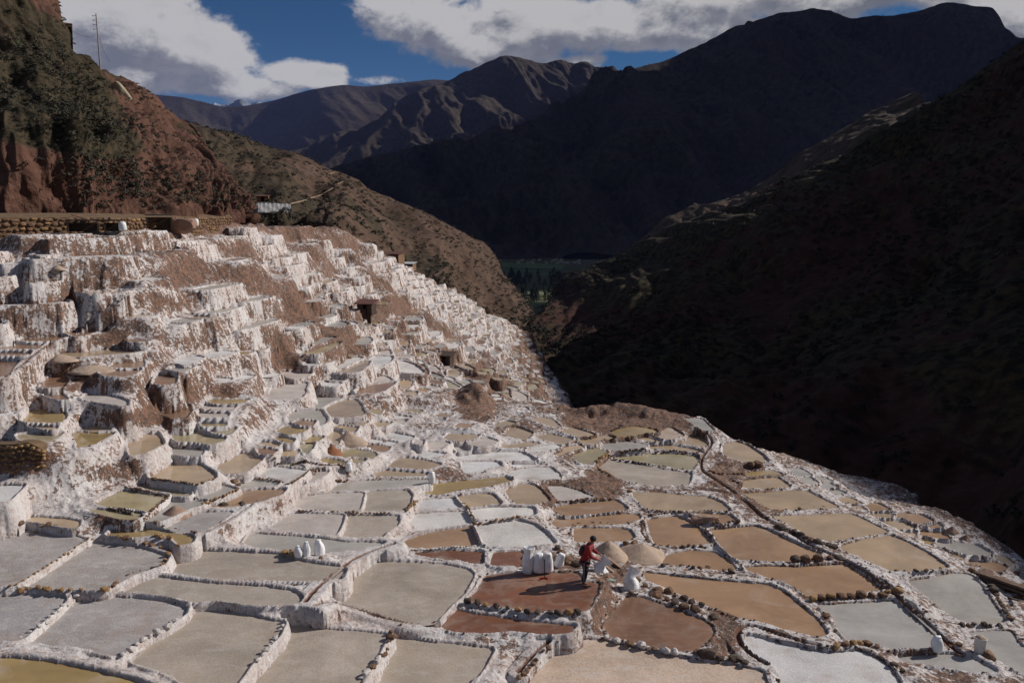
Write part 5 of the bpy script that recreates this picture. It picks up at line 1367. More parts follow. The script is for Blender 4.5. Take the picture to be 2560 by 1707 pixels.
# heaps of salt
GP = 'heaps of scraped salt'
def pile(tile, apex, left, right, label, mat, seed, hk=1.0, name='salt_pile'):
    L, Rr, A_ = [tile_pts(tile, '%f,%f' % q)[0] for q in (left, right, apex)]
    pl, pr = hit(*L), hit(*Rr); 
    if pl is None or pr is None: return None
    r = max(.2, np.linalg.norm(pr[:2] - pl[:2]) / 2); c = (pl + pr) / 2; c[1] += r * .55; f = c[1] * math.cos(PITCH) - c[2] * math.sin(PITCH)
    c[2] = ground(c[0], c[1]) - .03
    H = max(.25, at_fwd(A_[0], A_[1], c[1])[2] - c[2]) * hk; H = min(H, r * 1.05)
    bm = bmesh.new(); n = 34; m = 14; g = [];  ax = (at_fwd(A_[0], A_[1], c[1])[0] - c[0]) * .8
    for j in range(m + 1):
        v = j / m; row = []
        for i in range(n):
            a = 2 * math.pi * i / n; q = 1 + .16 * mnoise.noise(Vector((math.cos(a) * 1.5, math.sin(a) * 1.5, seed))) + .05 * mnoise.noise(Vector((math.cos(a) * 6, math.sin(a) * 6, seed + v * 3)))
            rr = r * (1 - v) * q + .02; zz = H * (v ** .93) if v < .85 else H * (.85 ** .93 + (v - .85) * .5)
            row.append(bm.verts.new((math.cos(a) * rr + ax * v, math.sin(a) * rr * .85, zz - .06 * (v == 0) + .035 * mnoise.noise(Vector((i * .9, j * .9, seed))))))
        g.append(row)
    for a, b_ in zip(g, g[1:]):
        for i in range(n): bm.faces.new((a[i], a[(i + 1) % n], b_[(i + 1) % n], b_[i]))
    bm.faces.new(g[-1]); o = bm_obj(name, bm, mat, None, True); o.location = c; return tag(o, label, 'salt pile', GP)
pile('C', (890, 255), (745, 415), (1030, 430), 'pinkish salt heap rising directly behind the worker\'s hands', M_SALT, 1)
pile('C', (1200, 285), (990, 470), (1345, 400), 'broad greyish-pink salt heap to the right of the pointed heap by the worker', M_SALT, 2)
pile('E', (1600, 1185), (1440, 1320), (1720, 1245), 'dark brownish salt heap on the bank between the silver pond and the white crusted pan', M_SALTD, 3)
pile('F', (835, 505), (760, 640), (925, 640), 'cream salt heap capped with dark mud among the mid-distance pans', M_SALT, 4)
pile('F', (690, 580), (645, 725), (738, 690), 'small orange mud cone leaning on the white wall beside the olive pans', simple_mat('orange_mud', (.25, .105, .05), .9, 5, .3), 5, name='mud_pile')
pile('I', (640, 870), (580, 1010), (905, 1085), 'large pale salt slide below the rising path on the left slope', M_SALT, 6)
pile('I', (1015, 1010), (915, 1110), (1160, 1145), 'tan salt cone at the foot of the brown bank, right of the pale salt slide', M_SALT, 7)
pile('K', (672, 692), (600, 768), (765, 770), 'little pointed salt cone standing high on the left terraces', M_SALT, 8)
pile('D', (1700, 130), (1640, 200), (1765, 205), 'brown-pink salt cone on the far rim of the lower right pans', M_SALTD, 9)
pile('D', (1830, 205), (1765, 260), (1880, 262), 'flatter brown salt heap just right of the cone on the lower right rim', M_SALTD, 10)
# rough lumps of rock and debris near the worker
x, y = tile_pts('G', '1770,1330')[0]; p = hit(x, y); o = bm_obj('mud_heap', stone_mesh(77, 3), simple_mat('pale_clod', (.34, .22, .16), .9, 4, .3, .03), None); o.location = p + np.array([0, 0, .1]); o.scale = (1.1, .7, .5); tag(o, 'pale clod of broken crust in the small orange pond beside the water channel', 'mud heap')
def plank(parent, a, b, w, t, mat, name='plank', roll=0.0):
    a, b = Vector(a), Vector(b); bm = bmesh.new(); bmesh.ops.create_cube(bm, size=1.0, matrix=Matrix.Diagonal((1, w, t, 1)))
    L = (b - a).length
    for v in bm.verts: v.co.x *= L
    bmesh.ops.bevel(bm, geom=bm.edges[:], offset=min(w, t) * .12, segments=1, affect='EDGES')
    o = bm_obj(name, bm, mat, parent); q = (b - a).to_track_quat('X', 'Z'); o.rotation_mode = 'QUATERNION'; o.rotation_quaternion = q @ Matrix.Rotation(roll, 4, 'X').to_quaternion()
    loc = (a + b) / 2
    if parent is not None: loc = loc - parent.location
    o.location = loc; return o
def seg(tile, a, b, zo=0.03):
    A_ = hit(*tile_pts(tile, '%f,%f' % a)[0]); B_ = hit(*tile_pts(tile, '%f,%f' % b)[0]); A_ = A_ + [0, 0, zo]; B_ = B_ + [0, 0, zo]; return A_, B_
for (a, b, w, m, lab) in [((850, 500), (930, 560), .10, M_WOODL, 'short weathered board lying in the rubble below the two salt heaps'), ((880, 430), (1000, 520), .14, M_SALTD, 'salt-stained slab lying below the greyish salt heap'), ((800, 520), (870, 610), .12, M_WOOD, 'dark wooden prop under the half-filled sack beside the worker')]:
    A_, B_ = seg('C', a, b, .06); o = plank(None, A_, B_, w, .04, m, 'board'); tag(o, lab, 'board')
A_, B_ = seg('C', (395, 604), (592, 600), .02); o = plank(None, A_, B_, .022, .022, M_WOOD, 'stick'); tag(o, 'thin stick lying on the wet red floor left of the worker', 'stick')
x, y = tile_pts('C', '915,640')[0]; p = hit(x, y); o = bm_obj('plastic_scrap', stone_mesh(91, 2), simple_mat('pale_green_plastic', (.30, .42, .36), .5, 5, .2), None); o.location = p + np.array([0, 0, .05]); o.scale = (.30, .2, .2); tag(o, 'crumpled pale green plastic scrap between the two loose sacks', 'plastic scrap')
# red dustpan with its long handle leaning on the sacks
x, y = tile_pts('C', '300,655')[0]; p = hit(x, y); d = empty('dustpan', p, 'red plastic dustpan lying on the wet floor in front of the white sacks', 'dustpan', rz=.15)
bm = bmesh.new()
prof = [(-.17, 0), (.17, 0), (.13, .20), (-.13, .20)]
vs = [bm.verts.new((x, y, .012)) for x, y in prof]; vt = [bm.verts.new((x * (1.04), y + (.0 if y == 0 else .02), .012 if y == 0 else .13)) for x, y in prof]
bm.faces.new(vs[::-1]); bm.faces.new((vs[1], vs[2], vt[2], vt[1])); bm.faces.new((vs[2], vs[3], vt[3], vt[2])); bm.faces.new((vs[3], vs[0], vt[0], vt[3]))
for f in bm.faces: f.normal_update()
bmesh.ops.solidify(bm, geom=bm.faces[:], thickness=.012); bm_obj('pan', bm, M_REDP, d)
plank(d, Vector(p) + Vector((.03, .20, .12)), Vector(p) + Vector((.06, .33, .72)), .026, .026, M_BLACK, 'handle')
# stacked timber at the right edge
x, y = tile_pts('D', '2180,760')[0]; c = at_fwd(x, y, 27.0); t = empty('timber_stack', c, 'pile of dark roof timbers with one orange plank poking in at the right edge', 'timber')
def dpt(px, py, f): x, y = tile_pts('D', '%f,%f' % (px, py))[0]; return at_fwd(x, y, f)
for (a, b, w, th, m) in [((1950, 560), (2420, 720), .30, .10, M_WOOD), ((1980, 600), (2440, 770), .34, .10, M_WOOD), ((2030, 650), (2450, 830), .34, .08, M_WOOD), ((2070, 690), (2430, 860), .20, .05, M_WOODL), ((2200, 715), (2440, 820), .14, .06, M_WOODO),
                        ((2120, 780), (2440, 930), .34, .10, M_WOOD), ((2150, 850), (2450, 1000), .34, .10, M_WOOD), ((2170, 930), (2450, 1060), .34, .10, M_WOOD), ((2100, 735), (2290, 810), .07, .05, M_WOOD)]:
    k = (a[1] - 560) / 500; plank(t, dpt(a[0], a[1], 28.3 - 1.6 * k), dpt(b[0], b[1], 26.6 - 1.6 * k), w, th, m)

# ------------------------------------------------------------------ the worker
def skin_body(name, pts, edges, rad, mat, parent, sub=2, root=0):
    me = bpy.data.meshes.new(name); me.from_pydata(pts, edges, []); o = bpy.data.objects.new(name, me); COL.objects.link(o)
    sk = o.modifiers.new('s', 'SKIN'); sk.use_smooth_shade = True; me.skin_vertices
    if not me.skin_vertices: 
        bm = bmesh.new(); bm.from_mesh(me); bm.verts.layers.skin.verify(); bm.to_mesh(me); bm.free()
    for i, v in enumerate(me.skin_vertices[0].data):
        r = rad[i]; v.radius = r if isinstance(r, tuple) else (r, r); v.use_root = (i == root)
    ss = o.modifiers.new('d', 'SUBSURF'); ss.levels = sub; ss.render_levels = sub
    dg = bpy.context.evaluated_depsgraph_get(); ev = o.evaluated_get(dg); nm = bpy.data.meshes.new_from_object(ev); nm.name = name; nm.materials.clear(); nm.materials.append(mat)
    nm.polygons.foreach_set('use_smooth', np.full(len(nm.polygons), True))
    bpy.data.objects.remove(o); o2 = bpy.data.objects.new(name, nm); COL.objects.link(o2); o2.parent = parent; return o2
M_SKIN = simple_mat('skin', (.22, .11, .07), .6); M_JACK = simple_mat('red_jacket_cloth', (.26, .018, .018), .8, 9, .2, .008); M_JACKD = simple_mat('dark_jacket_panel', (.03, .02, .03), .85)
M_TROU = simple_mat('dark_trousers_cloth', (.016, .017, .026), .85, 8, .25, .008); M_HAIR = simple_mat('black_hair_and_cap', (.012, .011, .012), .8)
M_STRIPE = simple_mat('pale_stripe', (.35, .35, .37), .7)
xf, yf = tile_pts('C', '668,655')[0]; pf = hit(xf, yf)
man = empty('person', pf, 'worker in a red jacket and black knitted cap, bending to fill a white salt sack', 'person', rz=R(-14)); man.scale = (1.07, 1.12, 1.03)
# skeleton: +X is where the worker faces
P = dict(pel=(0, 0, .90), bel=(.03, 0, 1.05), che=(.09, 0, 1.24), upc=(.14, 0, 1.36), nec=(.20, 0, 1.45), hea=(.24, 0, 1.53), top=(.27, 0, 1.62))
pts = []; rad = []; E_ = []
def V_(p, r, par=None):
    pts.append(p); rad.append(r)
    if par is not None: E_.append((par, len(pts) - 1))
    return len(pts) - 1
a0 = V_(P['pel'], (.145, .12)); a1 = V_(P['bel'], (.135, .105), a0); a2 = V_(P['che'], (.155, .115), a1); a3 = V_(P['upc'], (.13, .10), a2); a4 = V_(P['nec'], .052, a3); a5 = V_((.225, 0, 1.50), .052, a4)
h1 = V_((.255, 0, 1.555), .085, a5); h2 = V_((.275, 0, 1.62), .075, h1); nose = V_((.345, 0, 1.555), .016, h1)
arm = {}
for s in (1, -1):
    sh = V_((.13, s * .17, 1.36), .062, a3); el = V_((.19 if s > 0 else .20, s * .25, 1.12), .046, sh); wr = V_((.40, s * .15, 1.03 if s > 0 else .98), .031, el); pa = V_((.47, s * .12, 1.01 if s > 0 else .955), (.040, .020), wr); arm[s] = pa
    base = pts[pa]
    for q, (dy, ln) in enumerate([(.030, .062), (.011, .072), (-.009, .068), (-.028, .054)]):
        f1 = V_((base[0] + .035, base[1] + dy, base[2] - .004), .0095, pa); f2 = V_((base[0] + .035 + ln * .5, base[1] + dy * 1.1, base[2] - .022), .0088, f1); V_((base[0] + .035 + ln * .72, base[1] + dy * 1.1, base[2] - .052), .0075, f2)
    t1 = V_((base[0] + .01, base[1] - s * .045, base[2] - .012), .0105, pa); V_((base[0] + .045, base[1] - s * .055, base[2] - .035), .0088, t1)
    hp = V_((0, s * .09, .84), (.095, .09), a0); kn = V_((.035, s * .105, .47), .062, hp); an = V_((-.03, s * .11, .09), .042, kn); V_((.12, s * .125, .035), (.045, .03), an)
body = skin_body('body', pts, E_, rad, M_SKIN, man, 1)
def cloth(name, chain, mat):     # chain: list of (point, radius, parent index)
    skin_body(name, [c[0] for c in chain], [(c[2], i) for i, c in enumerate(chain) if c[2] is not None], [c[1] for c in chain], mat, man, 2)
jk = [((0, 0, .90), (.175, .15), None), ((.03, 0, 1.05), (.165, .135), 0), ((.09, 0, 1.24), (.185, .145), 1), ((.135, 0, 1.36), (.155, .12), 2), ((.185, 0, 1.43), .075, 3), ((-.02, 0, .80), (.175, .155), 0)]
for s in (1, -1):
    n0 = len(jk); jk += [((.13, s * .18, 1.355), .085, 3), ((.18, s * .255, 1.22), .075, n0), ((.20, s * .26, 1.11), .068, n0 + 1), ((.30, s * .21, 1.06 if s > 0 else 1.03), .058, n0 + 2), ((.40, s * .15, 1.03 if s > 0 else .98), .048, n0 + 3)]
cloth('jacket', jk, M_JACK)
tr = [((-.005, 0, .88), (.165, .14), None)]
for s in (1, -1):
    n0 = len(tr); tr += [((0, s * .09, .80), (.115, .11), 0), ((.03, s * .10, .50), .088, n0), ((0, s * .108, .28), .078, n0 + 1), ((-.025, s * .112, .10), .074, n0 + 2)]
cloth('trousers', tr, M_TROU)
for s in (1, -1):
    skin_body('boot', [(-.06, s * .115, .05), (.04, s * .118, .045), (.13, s * .125, .035), (-.03, s * .112, .12)], [(0, 1), (1, 2), (0, 3)], [(.05, .045), (.05, .042), (.045, .032), .05], M_BLACK, man, 1)
    st_ = plank(None, (0.0, s * .2, .82), (.0, s * .195, .14), .02, .008, M_STRIPE, 'stripe'); st_.parent = man
bm = bmesh.new(); bmesh.ops.create_uvsphere(bm, u_segments=20, v_segments=12, radius=1.0)
for v in bm.verts:
    if v.co.z < -.25 and v.co.x > .1: v.co.x *= .35
    v.co *= 1 + .03 * mnoise.noise(v.co * 5)
o = add_bm('knitted_cap', bm, M_HAIR, man); o.location = (.245, 0, 1.60); o.scale = (.108, .098, .105); o.rotation_euler = (0, .35, 0)
for s in (1, -1):
    bm = bmesh.new(); bmesh.ops.create_uvsphere(bm, u_segments=8, v_segments=6, radius=.009); o = add_bm('eye', bm, M_BLACK, man); o.location = (.335, s * .030, 1.572)
bm = bmesh.new(); bmesh.ops.create_uvsphere(bm, u_segments=14, v_segments=10, radius=1.0); o = add_bm('back_bundle', bm, M_JACKD, man); o.location = (-.10, 0, 1.16); o.scale = (.10, .15, .20); o.rotation_euler = (0, .3, 0)
for zc, yy in ((1.30, -.10), (1.30, .10)):
    bm = bmesh.new(); bmesh.ops.create_cube(bm, size=1.0); o = bm_obj('chest_badge', bm, M_STRIPE, man); o.location = (.232, yy * .9, zc - .01); o.scale = (.01, .07, .03); o.rotation_euler = (0, .35, 0)
# the sack held open between the hands
hs_ = cloth_sack('', (690, 500), 'C', .42, .50, .34, 'white sack held open by the worker in the red jacket', 2.2, 0, .12)
hs_.location = Vector(pf) + Rz(R(-14)) @ Vector((.50, 0, .56)); hs_.rotation_euler = (0.0, .35, R(-14))

# ------------------------------------------------------------------ huts, tarpaulin shelter, sheds
def hit_hill(S, px, py):
    """a vertex of a hill surface nearest to the given pixel"""
    qx, qy = project(S[..., 0], S[..., 1], S[..., 2]); d = np.hypot(qx - px, qy - py); i = np.unravel_index(np.argmin(d), d.shape); return S[i].copy()
def hut(name, label, c, w, d, h, roofm, wallm, rz, door=True, cat='hut', over=.25, mono=.35):
    root = empty(name, c, label, cat, rz=rz)
    def box(nm, x0, x1, y0, y1, z0, z1, m):
        bm = bmesh.new(); bmesh.ops.create_cube(bm, size=1.0); o = bm_obj(nm, bm, m, root); o.location = ((x0 + x1) / 2, (y0 + y1) / 2, (z0 + z1) / 2); o.scale = (x1 - x0, y1 - y0, z1 - z0); return o
    t = .12; bz = -.15 if cat == 'stone bin' else -.35 if mono < .3 else -1.5; box('wall', -w / 2, w / 2, d - t, d, bz, h, wallm); box('wall', -w / 2, -w / 2 + t, 0, d - t, bz, h, wallm); box('wall', w / 2 - t, w / 2, 0, d - t, bz, h, wallm)
    if door: box('wall', -w / 2 + t, -w * .12, 0, t, -1.5, h, wallm); box('wall', w * .16, w / 2 - t, 0, t, -1.5, h, wallm)
    n = max(3, int(w / .7))
    for i in range(n):
        x0 = -w / 2 - over + (w + 2 * over) * i / n; x1 = x0 + (w + 2 * over) / n - .03
        o = box('roof_sheet', x0, x1, -over, d + over, h + .02, h + .10, roofm); o.rotation_euler = (math.atan2(mono, d) * .8, 0, 0); o.location.z += .12
    return root
M_ROOF = simple_mat('rusty_roof_sheet', (.115, .045, .035), .7, 2, .3); M_ROOFW = simple_mat('white_roof_sheet', (.50, .50, .50), .5, 2, .1); M_ADOBE = simple_mat('adobe', (.21, .12, .07), .95, 2, .25, .02); M_ADOBED = simple_mat('dark_adobe', (.050, .032, .023), .95, 2, .3, .02); M_ORANGE = simple_mat('orange_adobe', (.34, .16, .07), .9, 2, .2)
q = hit_hill(SB, 657, 506); hut('hut', 'small orange adobe hut with a rusty roof just above the white tarpaulin', q + np.array([0, 0, .2]), 2.6, 2.2, 1.15, M_ROOF, M_ORANGE, .2)
q = hit_hill(SB, 962, 657); hut('shed', 'long low shed with a rusty roof behind the far edge of the salt terraces', q + np.array([0, 0, .2]), 6.0, 2.6, 1.5, M_ROOF, M_ADOBE, -.35, cat='shed')
q = hit_hill(SB, 1015, 668); hut('shed', 'small white-roofed shed to the right of the long rusty-roofed shed', q + np.array([0, 0, .1]), 3.4, 2.0, .6, M_ROOFW, M_ADOBE, -.3, cat='shed')
q = hit(911, 780); hut('hut', 'tiny dark hut with a red-brown roof tucked among the middle terraces', q, 1.5, 1.3, .75, M_ROOF, M_ADOBED, -.2, mono=.25)
q = hit(1108, 912); hut('hut', 'dark open-fronted hut below the brown gully in the far terraces', q, 1.5, 1.3, .9, M_ADOBED, M_ADOBED, -.3, mono=.2)
for px, py, w, lab in [(208, 575, 1.9, 'long dark stone bin, leftmost of the low bins against the ochre wall'), (283, 575, 1.1, 'short dark stone bin in the middle of the low bins against the ochre wall')]:
    c = at_fwd(px, py - 1, 53.0 if px < 250 else 54.5); hut('stone_bin', lab, c, w, .9, .45, M_ADOBED, M_ADOBED, .45, door=False, cat='stone bin', over=.05, mono=.02)
c = at_fwd(400, 572, 60.5); hut('stone_bin', 'larger dark stone shelter beside the pale rock, rightmost of the low bins', c, 1.8, 1.2, .85, M_ADOBED, M_ADOBED, .45, door=False, cat='stone bin', over=.05, mono=.05)
# tarpaulin shelter
q = hit_hill(SB, 688, 532); tp_ = empty('tarpaulin_shelter', q, 'white tarpaulin sheeting hung round a shelter on the ledge below the scrub hill', 'shelter', rz=.75)
f = float(q[1]); W = 88 / FPX * f; H = 24 / FPX * f
bm = bmesh.new(); nu, nv = 40, 8; g = []
for j in range(nv + 1):
    g.append([bm.verts.new((-W / 2 + W * i / nu, 0.035 * math.sin(i * 1.25) * (.4 + j / nv) + .03 * math.sin(i * .5 + j), H * (j / nv) * (1 + .12 * (1 - i / nu)) - (.06 * math.sin(i * .8) if j == nv else 0))) for i in range(nu + 1)])
for a, b_ in zip(g, g[1:]):
    for i in range(nu): bm.faces.new((a[i], a[i + 1], b_[i + 1], b_[i]))
bmesh.ops.solidify(bm, geom=bm.faces[:], thickness=.03); add_bm('front_sheet', bm, M_SACK, tp_)
bm = bmesh.new(); g = [[bm.verts.new((-W / 2 - (W * .45) * i / 10, .9 * i / 10 * W * .3 + .05 * math.sin(i * 2), H * .95 * j / 4)) for i in range(11)] for j in range(5)]
for a, b_ in zip(g, g[1:]):
    for i in range(10): bm.faces.new((a[i], a[i + 1], b_[i + 1], b_[i]))
bmesh.ops.solidify(bm, geom=bm.faces[:], thickness=.03); add_bm('side_sheet', bm, simple_mat('grey_tarpaulin', (.33, .33, .33), .6), tp_)
for i in range(5):
    o = plank(None, (-W / 2 + W * i / 4, .18, 0), (-W / 2 + W * i / 4, .18, H * 1.1), .08, .08, M_WOOD, 'post'); o.parent = tp_
# white bags on the retaining wall
for i, (px, py, lab) in enumerate([(306, 566, 'little white bag on the stone ledge above the second stone bin'), (489, 556, 'little white bag on the stone ledge right of the pale rock'), (566, 555, 'little white bag at the right end of the stone ledge')]):
    c = at_fwd(px, py, [54.5, 68, 80][i]); s = empty('salt_sack', c - np.array([0, 0, .3]), lab, 'sack', GSACK); add_bm('bag', lathe_mesh('', [(0, .2), (.1, .26), (.4, .26), (.55, .2), (.62, .1)], 12, 1, .8, .15, i), M_SACK, s)
c = at_fwd(445, 572, 63); o = bm_obj('boulder', stone_mesh(55, 3), simple_mat('pale_red_rock', (.26, .15, .11), .9, 2, .3, .05), None); o.location = c + np.array([0, 0.6, .2]); o.scale = (2.4, 1.8, 2.2); tag(o, 'big pale reddish rock mound on the ledge beside the dark stone shelter', 'rock')
# ------------------------------------------------------------------ power pole with its wires
q = hit_hill(SA, 251, 178); ph = (178 - 48) / FPX * q[1]; pole = empty('power_pole', q, 'tall thin wooden power pole standing on the crest of the red hill', 'power pole')
bm = bmesh.new(); bmesh.ops.create_cone(bm, cap_ends=True, segments=10, radius1=.11, radius2=.07, depth=ph + 1.0, matrix=Matrix.Translation((0, 0, (ph - 1.0) / 2))); bm_obj('shaft', bm, simple_mat('grey_pole', (.30, .24, .22), .8), pole)
for i in range(4):
    z = ph - .35 - i * .62; o = plank(None, (-.55, 0, z), (.05, 0, z + .12), .05, .05, M_WOOD, 'crossarm'); o.parent = pole
    bm = bmesh.new(); bmesh.ops.create_cone(bm, cap_ends=True, segments=8, radius1=.05, radius2=.03, depth=.14); o = bm_obj('insulator', bm, M_BLACK, pole); o.location = (-.52, 0, z + .08)
def wire(a, b, sag, label):
    a, b = Vector(a), Vector(b); bm = bmesh.new(); prev = None; n = 14
    for i in range(n + 1):
        t = i / n; p = a.lerp(b, t) - Vector((0, 0, sag * 4 * t * (1 - t))); ring = [bm.verts.new(p + Vector((.018 * math.cos(k * 2.094), 0, .018 * math.sin(k * 2.094)))) for k in range(3)]
        if prev:
            for k in range(3): bm.faces.new((prev[k], prev[(k + 1) % 3], ring[(k + 1) % 3], ring[k]))
        prev = ring
    tag(bm_obj('power_line', bm, M_BLACK, None), label, 'wire')
tp2 = Vector(q) + Vector((-.3, 0, ph * .62))
wire(tp2, at_fwd(150 * DS, 60 * DS, float(q[1]) - 8), .6, 'thin wire running left from the power pole to the red cliff')
wire(tp2 + Vector((.3, 0, .5)), at_fwd(274, 156, float(q[1]) + 10), .5, 'thin wire dropping behind the crest to the right of the power pole')
A_, B_ = at_fwd(178, 537, 51.5), at_fwd(256, 560, 52.5); o = plank(None, A_, B_, .07, .07, M_WOOD, 'wooden_pole'); tag(o, 'dark pole slanting down across the ochre wall above the leftmost stone bin', 'pole')
print('objects', round(time.time() - T0, 1))
# ------------------------------------------------------------------ vegetation
rv = np.random.RandomState(8)
def clump_proto(n, seed):
    r = np.random.RandomState(seed); V, F = [], []
    for i in range(n):
        d = r.normal(size=3); d[2] = abs(d[2]) * .8; d /= np.linalg.norm(d); c = d * r.uniform(.25, .5); t = r.normal(size=3); t -= (t @ d) * d * .6; t /= np.linalg.norm(t); u = np.cross(d, t); s = r.uniform(.10, .22)
        V += [c - t * s, c + t * s, c + u * s * 1.3 + d * s * .5]; F.append([3 * i, 3 * i + 1, 3 * i + 2])
    return np.array(V), np.array(F)
CL = [clump_proto(26, i) for i in range(6)]
def scatter(name, pts, sizes, mat):
    VV, FF, nv_ = [], [], 0
    for p, s in zip(pts, sizes):
        v, f = CL[rv.randint(6)]; a = rv.uniform(0, 6.28); c, s_ = math.cos(a), math.sin(a)
        w = v * np.array([s, s, s * .85]); w = np.stack([w[:, 0] * c - w[:, 1] * s_, w[:, 0] * s_ + w[:, 1] * c, w[:, 2]], 1) + p; VV.append(w); FF.append(f + nv_); nv_ += len(v)
    o = mesh_np(name, np.concatenate(VV), np.concatenate(FF), mat, None, smooth=False); o['kind'] = 'stuff'; return o
def pick(S, n, wfun):
    qx, qy = project(S[..., 0], S[..., 1], S[..., 2]); w = wfun(qx / DS, qy / DS, S).ravel().astype(float); w = np.clip(w, 0, None); w /= w.sum(); i = rv.choice(w.size, n, p=w)
    P_ = S.reshape(-1, 3)[i]; return P_ + rv.normal(size=P_.shape) * np.array([.25, .25, 0]) * (P_[:, 1:2] / 100)
def wA(px, py, S):
    m = .12 + 1.6 * np.exp(-((px - 90) / 110) ** 2 - ((py - 190) / 120) ** 2) + 1.3 * np.exp(-((px - 240) / 70) ** 2 - ((py - 300) / 70) ** 2) + .8 * np.exp(-((px - 300) / 60) ** 2 - ((py - 380) / 30) ** 2) + .8 * np.exp(-((px - 460) / 60) ** 2 - ((py - 400) / 30) ** 2)
    m *= (py < 470) & (px > -60) & (px < 580) & (py > -40); n = fbm(S[..., 0] * .12, S[..., 2] * .2, 4, 5); return m * np.clip(n + .25, 0, 1) ** 1.5
Sb = SA[2:]; P_ = pick(Sb, 2300, wA); scatter('scrub', P_, rv.uniform(.18, .6, len(P_)), M_LEAF)
P_ = pick(Sb, 2200, lambda a, b, S: ((a > -60) & (a < 580) & (b > -60) & (b < 480)) * np.clip(fbm(S[..., 0] * .2, S[..., 2] * .3, 3, 15) + .2, 0, 1)); scatter('dry_scrub', P_, rv.uniform(.25, .7, len(P_)), M_LEAF2)
P_ = pick(SB[2:], 4600, lambda a, b, S: (a > 350) & (a < 1230)); scatter('scrub', P_, rv.uniform(.5, 1.6, len(P_)), M_LEAF2)
P_ = pick(SC[2:], 4200, lambda a, b, S: ((a > 1150) & (a < 2420) & (b > 60)) * np.clip(fbm(S[..., 0] * .02, S[..., 1] * .02, 4, 25) + .35, 0, 1)); scatter('shade_darkened_scrub', P_, rv.uniform(1.0, 3.2, len(P_)), M_LEAFD)
# agaves
def agave(px, py, size, label):
    q = hit_hill(SA, px, py); root = empty('agave_plant', q, label, 'agave')
    bm = bmesh.new(); n = 6; L, Rr = [], []
    for i in range(n + 1):
        t = i / n; w = .055 * (1 - t ** 1.6) * (0.55 + .9 * t * (1 - t) * 2); x = t * 1.0; z = .75 * t * (1 - .35 * t)
        L.append(bm.verts.new((x, -w, z))); Rr.append(bm.verts.new((x, w, z + .0)))
    for i in range(n): bm.faces.new((L[i], L[i + 1], Rr[i + 1], Rr[i]))
    me = bpy.data.meshes.new('leaf'); bm.to_mesh(me); bm.free(); me.materials.append(M_GREEN)
    for k in range(20):
        o = bpy.data.objects.new('leaf', me); COL.objects.link(o); o.parent = root; o.rotation_euler = (0, rv.uniform(-.75, .25), k * 2.4); o.scale = (size, size * 1.3, size)
agave(122, 151, .75, 'pale spiky agave among the dark scrub high on the left hill'); agave(44, 119, .8, 'spiky agave at the far upper left of the scrubby hill'); agave(350, 336, .5, 'small spiky agave on the red slope above the earth bank')
# weathered pale outcrop on the crest
q = hit_hill(SA, 303, 232); o = bm_obj('rock_outcrop', stone_mesh(61, 3), simple_mat('pale_rock', (.30, .25, .17), .9, 1.5, .4, .1), None); o.location = q; o.scale = (1.4, 1.2, 5.2); o.rotation_euler = (0, -.6, 0); tag(o, 'pale cracked rock outcrop leaning out of the red hill below the power pole', 'rock')
# dirt track across the scrub hill
def track(S, pts, w, name='dirt_track'):
    P3 = np.array([hit_hill(S, x * DS, y * DS) for x, y in pts]); t = np.linspace(0, len(P3) - 1, 60); C_ = np.stack([np.interp(t, range(len(P3)), P3[:, k]) for k in range(3)], 1)
    for _ in range(3): C_[1:-1] = (C_[:-2] + C_[1:-1] * 2 + C_[2:]) / 4
    u = C_ / np.linalg.norm(C_, axis=1, keepdims=True); C_ = C_ - u * .9; up = np.array([0, 0, w]); V = np.concatenate([C_ + up, C_ - up * .2 - u * w]); n = len(C_)
    F = np.array([[i, i + 1, i + 1 + n, i + n] for i in range(n - 1)]); tag(mesh_np(name, V, F, simple_mat('pale_track_earth', (.25, .17, .11), .95, .5, .3), smooth=False), kind='structure')
track(SB, [(665, 470), (680, 466), (700, 461), (716, 455), (735, 450), (752, 441), (765, 434), (775, 424), (788, 418)], .25)
track(SB, [(732, 404), (745, 400), (758, 399), (770, 396), (778, 398)], .2)
# valley: fields, a far grove and the village
def field(pts, colr, dz):
    W = np.array([at_depth(x * DS, y * DS, VZ + dz) for x, y in pts]); me = bpy.data.meshes.new('field'); me.from_pydata(W.tolist(), [], [list(range(len(W)))]); me.materials.append(simple_mat('field_green', colr, .95, .01, .3)); o = bpy.data.objects.new('field', me); COL.objects.link(o); o['kind'] = 'structure'
field([(1120, 603), (1220, 604), (1300, 607), (1290, 618), (1150, 614)], (.085, .115, .030), .5)
field([(1130, 617), (1280, 621), (1275, 632), (1140, 636)], (.060, .085, .028), .5)
field([(1150, 700), (1260, 690), (1255, 700), (1170, 712)], (.080, .100, .035), .5)
field([(1190, 672), (1265, 668), (1262, 677), (1190, 682)], (.10, .10, .05), .5)
M_TRUNK = simple_mat('tree_trunk', (.10, .07, .05), .9); M_TREE = simple_mat('tree_foliage', (.026, .036, .018), .9, .05, .5)
